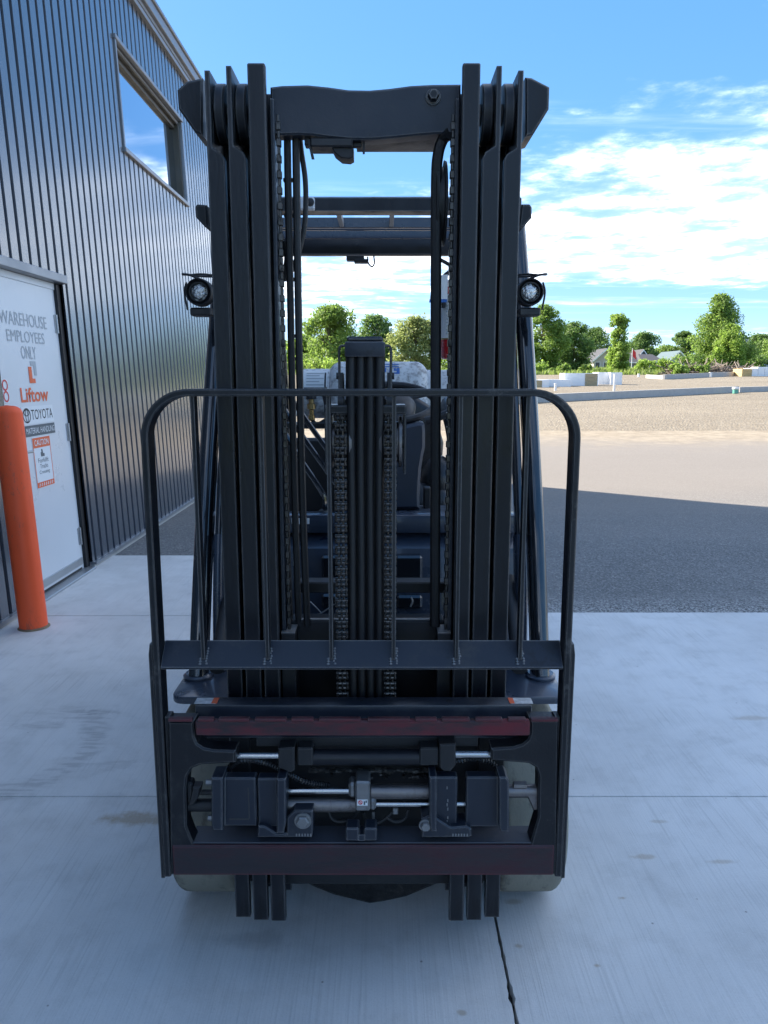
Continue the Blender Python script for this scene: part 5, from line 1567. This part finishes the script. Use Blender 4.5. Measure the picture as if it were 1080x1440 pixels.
# back bar with stickers
a, b = PY(272, 996, 1.64), PY(750, 996, 1.64)
bb = part('back_bar', 'crossbar_black', lambda m: m.box(a.x, b.x, 1.652, 1.702, .640, .7215, .005, 2), car)
for px in (386, 508, 632):
    c = PY(px, 987, 1.675)
    part('plate_hole', 'frame_dark', lambda m: m.cyl((c.x, 1.676, .7212), .0085 if px != 508 else .004, .001, 'Z', 14), bb)
for (p0, p1, o0, o1) in ((273, 306, 298, 306), (716, 750, 716, 723)):
    x0, x1 = PY(p0, 988, 1.67).x + .002, PY(p1, 988, 1.67).x - .002
    part('safety_label', 'label_print', lambda m: m.box(x0, x1, 1.660, 1.692, .7216, .7222), bb)
    part('label_stripe', 'ink_orange', lambda m: m.box(PY(o0, 988, 1.67).x, PY(o1, 988, 1.67).x, 1.6605, 1.6915, .7223, .7226), bb)
# lower bar: lighter sloping top, red worn face
part('lower_bar', 'red_worn_low', lambda m: m.prism([(YB, .330), (YB + .05, .330), (YB + .072, .392), (YB + .072, .404), (YB + .004, .403), (YB, .399)], PY(243, 1210, YB).x, PY(779, 1210, YB).x, 'X', .002), car)
part('lower_ledge', 'ledge_grey', lambda m: m.box(PY(272, 1178, 1.64).x, PY(748, 1178, 1.64).x, YB + .006, YB + .074, .4043, .4075, .001), car)
# plates behind the opening
part('inner_plate', 'dull_black', lambda m: rect_px(m, 360, 1031, 672, 1050, 1.655, .02, .002), car)
part('inner_cheek', 'dull_black', lambda m: (rect_px(m, 326, 1032, 352, 1185, 1.70, .02, .002), rect_px(m, 672, 1032, 708, 1185, 1.70, .02, .002), rect_px(m, 352, 1040, 672, 1185, 1.712, .012, .002)), car)
for px, py in ((349, 1036), (684, 1035)):
    part('plate_hole', 'frame_dark', lambda m: m.cyl(PY(px, py, 1.6985), .005, .002, 'Y', 12), car)
# side-shift cylinder
ss = part('side_shift_cylinder', 'mast_black', lambda m: (m.rod(PY(438, 1064.5, 1.64), PY(602, 1064.5, 1.64), .0185, 24)), car)
for a, b in ((418, 440), (590, 617)):
    part('end_cap', 'dull_black', lambda m: rect_px(m, a, 1052, b, 1077, 1.618, .045, .003), ss)
part('piston_rod', 'chrome', lambda m: m.rod(PY(331, 1062.5, 1.640), PY(393, 1062.5, 1.640), .0088, 16), ss)
part('piston_rod', 'chrome', lambda m: m.rod(PY(640, 1060.5, 1.640), PY(692, 1060.5, 1.640), .0098, 16), ss)
part('rod_bracket', 'dull_black', lambda m: (poly_px(m, [(391, 1053), (414, 1051), (414, 1084), (408, 1087), (391, 1080)], 1.612, .05, .003)), ss)
part('rod_bracket', 'dull_black', lambda m: (poly_px(m, [(618, 1047), (641, 1046), (641, 1076), (634, 1085), (624, 1085), (618, 1080)], 1.612, .05, .003)), ss)
# row of fittings and tube ends below it
def fittings(m):
    rr = random.Random(3)
    x = 434
    while x < 600:
        w = rr.uniform(5, 13); r = rr.uniform(.004, .0075)
        m.rod(PY(x, 1083.5 + rr.uniform(-1.5, 1.5), 1.675), PY(x + w, 1083.5 + rr.uniform(-1.5, 1.5), 1.675), r, 8 if rr.random() < .5 else 6)
        x += w * rr.uniform(.75, 1.0)
    for q in range(16):
        c = PY(rr.uniform(436, 600), 1089 + rr.uniform(-4, 6), 1.69 + rr.uniform(0, .012))
        m.cyl(c, rr.uniform(.0025, .007), rr.uniform(.004, .010), rr.choice('XYX'), 8)
part('pipe_fittings', 'fitting_dirty', fittings, car)
# spiral wrapped hoses
def wrapped(name, pts, Y, r):
    P = spline([PY(p[0], p[1], Y + (p[2] if len(p) > 2 else 0)) for p in pts], 14)
    h = part(name, 'rubber_hose', lambda m: m.tube(P, r, 10), car)
    def coil(m):
        # helix round the path
        L = [0.0]
        for a, b in zip(P[:-1], P[1:]): L.append(L[-1] + (b - a).length)
        n = int(L[-1] / .0009); out = []
        j = 0
        for i in range(n + 1):
            d = L[-1] * i / n
            while j < len(L) - 2 and L[j + 1] < d: j += 1
            t = (d - L[j]) / max(1e-9, L[j + 1] - L[j])
            p = P[j].lerp(P[j + 1], t)
            tg = (P[min(j + 1, len(P) - 1)] - P[j]).normalized()
            u = tg.cross(Vector((0, 1, 0))).normalized(); w = tg.cross(u)
            q = d / .0062 * 2 * math.pi
            out.append(p + (u * math.cos(q) + w * math.sin(q)) * (r + .0008))
        m.tube(out, .0016, 5)
    part('spiral_wrap', 'hose_gloss', coil, h)
    return h
wrapped('wrapped_hose', [(317, 1098, .03), (322, 1081, .02), (336, 1070), (358, 1069), (382, 1076), (404, 1087), (430, 1099), (462, 1105, .02)], 1.640, .0058)
wrapped('wrapped_hose', [(600, 1094, .03), (622, 1080, .015), (640, 1071), (664, 1067), (686, 1070), (698, 1079), (705, 1094, .02)], 1.650, .0055)
# fork positioner cylinders
fp = part('positioner_cylinder', 'steel_worn', lambda m: m.rod(PY(398, 1131.5, 1.64), PY(500, 1131.5, 1.64), .0165, 24), car)
part('positioner_cylinder', 'steel_worn', lambda m: m.rod(PY(522, 1113, 1.64), PY(610, 1113, 1.64), .0165, 24), car)
part('positioner_rod', 'chrome', lambda m: m.rod(PY(398, 1112, 1.64), PY(492, 1112, 1.64), .0078, 16), car)
part('positioner_rod', 'chrome', lambda m: m.rod(PY(528, 1130.5, 1.64), PY(660, 1130.5, 1.64), .0075, 16), car)
cb = part('center_block', 'steel_grey', lambda m: (rect_px(m, 499.5, 1099.5, 520.5, 1141.5, 1.613, .055, .004), rect_px(m, 490, 1102, 501, 1123, 1.622, .04, .006), rect_px(m, 519, 1124, 529, 1141, 1.622, .04, .006)), car)
part('warning_label', 'paper_white', lambda m: rect_px(m, 502, 1124.5, 517, 1133, 1.6118, .0009, .0001), cb)
def ringmark(m):
    c = PY(506.8, 1128.6, 1.611)
    n = 16
    m.tube([(c.x + .0042 * math.cos(2 * math.pi * i / n), 1.6113, c.z + .0042 * math.sin(2 * math.pi * i / n)) for i in range(n)], .0009, 5, closed=True)
    m.tube([(c.x - .003, 1.6113, c.z + .003), (c.x + .003, 1.6113, c.z - .003)], .0008, 5)
part('prohibition_mark', 'ink_red', ringmark, cb)
part('label_glyph', 'ink_darkgrey', lambda m: (rect_px(m, 511.5, 1127, 513.5, 1132, 1.6112, .0006, .00005), rect_px(m, 514, 1126, 516, 1129, 1.6112, .0006, .00005)), cb)
# steel hydraulic lines looping below
for pts in ([(462, 1140), (466, 1150), (474, 1155), (486, 1154), (498, 1148), (504, 1140)], [(511, 1143), (514, 1152), (522, 1157), (534, 1156), (545, 1148), (556, 1138)], [(545, 1150), (553, 1155), (562, 1155), (570, 1150), (574, 1138)]):
    part('hydraulic_line', 'dull_black', lambda m: tube_px(m, pts, 1.655, .0042, 8), car)
part('line_fitting', 'steel_grey', lambda m: (rect_px(m, 552, 1137, 560, 1146, 1.645, .012, .002), rect_px(m, 523, 1143, 527, 1152, 1.645, .006, .001)), car)
# fork carrier plates
def carrier(name, f):
    return part(name, 'crossbar_black', f, car)
lc = carrier('fork_carrier', lambda m: (rect_px(m, 311, 1094, 360.5, 1162, 1.612, .03, .003), poly_px(m, [(297, 1094), (313, 1094), (313, 1168), (300, 1168), (297, 1160)], 1.588, .056, .003)))
part('recess_rim', 'dull_black', lambda m: (rect_px(m, 322, 1151, 350, 1153, 1.6112, .001, .0002), rect_px(m, 349, 1108, 350.5, 1151, 1.6112, .001, .0002)), lc)
part('carrier_bolt', 'steel_grey', lambda m: (m.cyl(PY(296, 1100, 1.61), .007, .010, 'X', 6), m.cyl(PY(299, 1150, 1.61), .007, .010, 'X', 6)), lc)
carrier('fork_carrier', lambda m: (rect_px(m, 362.5, 1095, 391, 1163, 1.612, .03, .003), poly_px(m, [(389, 1096), (402, 1095), (402, 1158), (399, 1172), (389, 1172)], 1.588, .056, .003)))
rc = carrier('fork_carrier', lambda m: (rect_px(m, 612, 1093, 643, 1161, 1.612, .03, .003), poly_px(m, [(604, 1093), (614, 1093), (614, 1170), (606, 1170), (604, 1158)], 1.588, .056, .003)))
part('cast_mark', 'steel_grey', lambda m: [rect_px(m, 628 + q % 2, 1106 + q * 6, 629.5 + q % 2, 1110 + q * 6, 1.6112, .001, .0002) for q in (0, 3, 4, 5, 7, 8)], rc)
carrier('fork_carrier', lambda m: (rect_px(m, 655, 1093, 704, 1163, 1.612, .03, .003), poly_px(m, [(702, 1093), (712, 1093), (716, 1098), (716, 1170), (704, 1170), (702, 1164)], 1.588, .056, .003)))
part('carrier_foot', 'crossbar_black', lambda m: (poly_px(m, [(363, 1162), (372, 1162), (388, 1172), (403, 1172), (403, 1150), (414, 1140), (440, 1140), (440, 1172), (438, 1178), (362, 1178), (362, 1174)], 1.596, .06, .003)), car)
part('carrier_foot', 'crossbar_black', lambda m: (poly_px(m, [(593, 1152), (606, 1146), (634, 1164), (656, 1162), (663, 1166), (663, 1176), (660, 1178), (593, 1178)], 1.596, .06, .003)), car)
def hexbolt(px, py, Y, r):
    def f(m):
        c = PY(px, py, Y)
        m.lathe([(-.012, r * .75), (-.009, r * .92), (0, r * .92)], (c.x, Y, c.z), 'Y', 6)
        m.lathe([(-.003, r * 1.15), (0, r * 1.2)], (c.x, Y, c.z), 'Y', 24)
    return f
part('foot_bolt', 'steel_grey', hexbolt(426, 1154, 1.596, .0165), car)
part('foot_bolt', 'steel_grey', hexbolt(598, 1160, 1.596, .0125), car)
part('foot_bolt', 'chrome', lambda m: m.cyl(PY(649, 1157, 1.63), .008, .008, 'X', 12), car)
for a, b in ((412, 440), (632, 662)):
    part('cast_lettering', 'steel_grey', lambda m: [rect_px(m, a + q, 1172.5, a + q + 2, 1176.5, 1.5955, .001, .0002) for q in range(4, b - a - 3, 4)], car)
part('center_lug', 'crossbar_black', lambda m: (rect_px(m, 486, 1165, 505, 1183, 1.594, .04, .003), rect_px(m, 512, 1165, 530, 1183, 1.594, .04, .003), rect_px(m, 504, 1174, 513, 1183, 1.5955, .038, .001)), car)
# stub shafts where the positioner meets the side plates
part('stub_shaft', 'dull_black', lambda m: (m.rod(PY(258, 1132, 1.635), PY(302, 1132, 1.635), .0145, 16), rect_px(m, 262, 1101, 271, 1130, 1.62, .03, .004), poly_px(m, [(271, 1107), (282, 1107), (279, 1122), (272, 1132), (264, 1134)], 1.615, .03, .003), m.rod(PY(276, 1114, 1.64), PY(298, 1114, 1.64), .006, 8)), car)
part('stub_shaft', 'steel_worn', lambda m: (m.rod(PY(712, 1112, 1.635), PY(762, 1112, 1.635), .0155, 16), poly_px(m, [(740, 1118), (757, 1112), (757, 1140), (750, 1140), (746, 1130)], 1.62, .03, .003), m.rod(PY(722, 1104, 1.63), PY(740, 1104, 1.63), .009, 8)), car)

# ================================================================== things carried by the truck
TY = 3.76
tank = thing('gas_cylinder', 'scuffed white gas cylinder with blue marks lying across the forklift rear', 'gas cylinder', (XC - .02, TY, 1.10))
txl, txr = PY(458, 545, TY).x, PY(606, 545, TY).x
tz = 1.38; tr = .152
prof = []
for i in range(8):
    a = i / 7 * math.pi / 2
    prof.append((txl + .075 * (1 - math.sin(a)), max(.01, tr * math.sin(math.acos(max(-1, min(1, 1 - i / 7)))))))
prof = [(txl + .075 * (1 - math.cos(a)), tr * math.sin(a) ** .8) for a in [max(.05, i / 7 * math.pi / 2) for i in range(8)]]
prof += [(txr - .075 * (1 - math.cos(a)), tr * math.sin(a) ** .8) for a in [max(.05, (7 - i) / 7 * math.pi / 2) for i in range(8)]]
m = MB(); m.lathe(prof, (0, TY, tz), 'X', 48); m.build('shell', 'tank_white', tank, angle=60)
cl0, cl1 = PY(428, 545, TY).x, PY(459, 545, TY).x
m = MB(); m.lathe([(cl0, .110), (cl0, .118), (cl1 + .03, .118), (cl1 + .03, .110)], (0, TY, tz), 'X', 40); m.build('collar', 'tank_white', tank, angle=60)
fr0, fr1 = PY(604, 545, TY).x, PY(632, 545, TY).x
m = MB(); m.lathe([(fr0 - .02, .105), (fr0 - .02, .113), (fr1, .113), (fr1 - .004, .105)], (0, TY, tz), 'X', 40); m.build('foot_ring', 'tank_white', tank, angle=60)
# printed label wrapped on the collar
def curved_patch(x0, x1, a0, a1, r, mt, name, n=8):
    vs, fs = [], []
    for i in range(n + 1):
        a = R(a0 + (a1 - a0) * i / n)
        for x in (x0, x1):
            for q in (r, r + .001):
                vs.append((x, TY - q * math.cos(a), tz + q * math.sin(a)))
    for i in range(n):
        k = i * 4
        fs += [(k + 1, k + 3, k + 7, k + 5), (k, k + 4, k + 6, k + 2)]
    me = bpy.data.meshes.new(name); me.from_pydata(vs, [], fs); me.update()
    return link_mesh(name, me, mt, tank, smooth=False)
curved_patch(cl0 + .004, cl1 + .012, 5, 66, .1185, 'paper_white', 'label')
for k in range(5):
    curved_patch(cl0 + .02, cl1 - .005 - (.02 if k % 2 else 0), 20 + k * 8, 22.5 + k * 8, .1197, 'ink_grey', 'label_line', 2)
curved_patch(cl1 - .002, cl1 + .006, 14, 56, .1197, 'ink_black', 'label_border', 3)
curved_patch(cl0 + .01, cl1 + .006, 12, 15, .1199, 'ink_black', 'label_border', 2)
# blue stencil, two broken rows
bx0 = PY(539, 515, TY).x; px_m = TY / F
for (a, b, e0, e1) in ((0, 9, 63, 67), (11, 21, 63, 67), (0, 21, 55, 58), (0, 4, 42, 52), (8, 12, 38, 52), (14, 22, 38, 41), (14, 22, 45, 48), (18, 22, 41, 52), (14, 17, 48, 52)):
    curved_patch(bx0 + a * px_m, bx0 + b * px_m, e0, e1, tr + .0006, 'tank_blue', 'stencil', 2)
c = PY(438, 575, TY - .12)
m = MB(); m.lathe([(-.055, .010), (-.05, .016), (-.03, .016), (-.028, .011), (-.005, .011), (0, .020), (.022, .020), (.026, .012), (.045, .012)], c, 'Z', 16); m.build('valve', 'brass', tank)
m = MB(); m.cyl((c.x, c.y, c.z + .055), .024, .010, 'Z', 10); m.build('valve_knob', 'plastic_black', tank)
m = MB(); m.tube(spline([(c.x, c.y, c.z - .05), (c.x + .03, c.y, c.z - .07), (c.x + .09, c.y + .03, c.z - .03), (c.x + .12, c.y + .05, c.z + .02)], 6), .009, 8); m.build('fuel_hose', 'rubber_hose', tank)

EY = 3.58
ec = PY(638, 440, EY)
ex = thing('fire_extinguisher', 'red fire extinguisher with white instruction label on the rear guard pillar', 'fire extinguisher', (ec.x, EY, PY(641, 505, EY).z))
ez0, ez1 = PY(641, 505, EY).z, PY(641, 402, EY).z
er = .058
m = MB(); m.lathe([(ez0, er - .008), (ez0 + .008, er), (ez1 - .02, er), (ez1 + .005, er * .8), (ez1 + .03, er * .4), (ez1 + .045, .018)], (ec.x, EY, 0), 'Z', 36); m.build('cylinder', 'extinguisher_red', ex, angle=60)
m = MB(); m.lathe([(PY(641, 476, EY).z, er + .0008), (PY(641, 415, EY).z, er + .0008)], (ec.x, EY, 0), 'Z', 36); m.build('label', 'paper_white', ex, angle=60)
m = MB(); m.lathe([(PY(641, 478, EY).z, er + .0012), (PY(641, 476, EY).z, er + .0012)], (ec.x, EY, 0), 'Z', 36); m.build('label_band', 'brass', ex)
for k in range(9):
    z = PY(641, 430 + k * 5, EY).z
    m = MB(); m.box(ec.x - .038, ec.x - .004 - (k % 3) * .006, EY - er - .0016, EY - er + .02, z, z + .0035); m.build('print_line', 'ink_grey', ex, smooth=False)
m = MB(); m.box(ec.x - .02, ec.x + .02, EY - .03, EY + .03, ez1 + .045, ez1 + .075, .004); m.tube(spline([(ec.x, EY - .02, ez1 + .07), (ec.x - .03, EY - .03, ez1 + .09), (ec.x - .075, EY - .02, ez1 + .115)], 5), .008, 8); m.tube(spline([(ec.x, EY - .03, ez1 + .06), (ec.x - .03, EY - .04, ez1 + .055), (ec.x - .06, EY - .03, ez1 + .02)], 5), .007, 8); m.build('valve_head', 'plastic_black', ex)
m = MB(); m.tube(spline([(ec.x - .01, EY - .03, ez1 + .06), (ec.x - .05, EY - .05, ez1 + .03), (ec.x - .052, EY - .055, ez1 - .05), (ec.x - .05, EY - .05, ez1 - .1)], 6), .010, 8); m.build('discharge_hose', 'rubber_hose', ex)
m = MB(); m.box(ec.x + .03, XC + .43, EY + .03, EY + .06, ez0 + .1, ez0 + .13); m.box(ec.x + .03, XC + .43, EY + .03, EY + .06, ez1 - .12, ez1 - .09); m.build('bracket', 'mast_black', ex)
# inspection tag hanging from it
tg = thing('inspection_tag', 'white paper tag with a blue stripe hanging from the fire extinguisher', 'tag', PY(616, 424, EY - .09))
def tagpoly(pts, Y, d, mt, name):
    m = MB(); poly_px(m, pts, Y, d); return m.build(name, mt, tg, smooth=False)
tagpoly([(609, 388), (630, 386), (629, 420.5), (604.5, 420.5)], EY - .09, .0012, 'paper_white', 'card')
tagpoly([(604, 420.8), (629, 420.8), (628, 425), (603.5, 425.5)], EY - .09, .0012, 'tank_blue', 'stripe')
for o in list(SC.objects):
    if o.type == 'MESH' and o.parent is None and 'label' not in o.keys() and o.get('kind') is None:
        print('UNLABELLED', o.name)
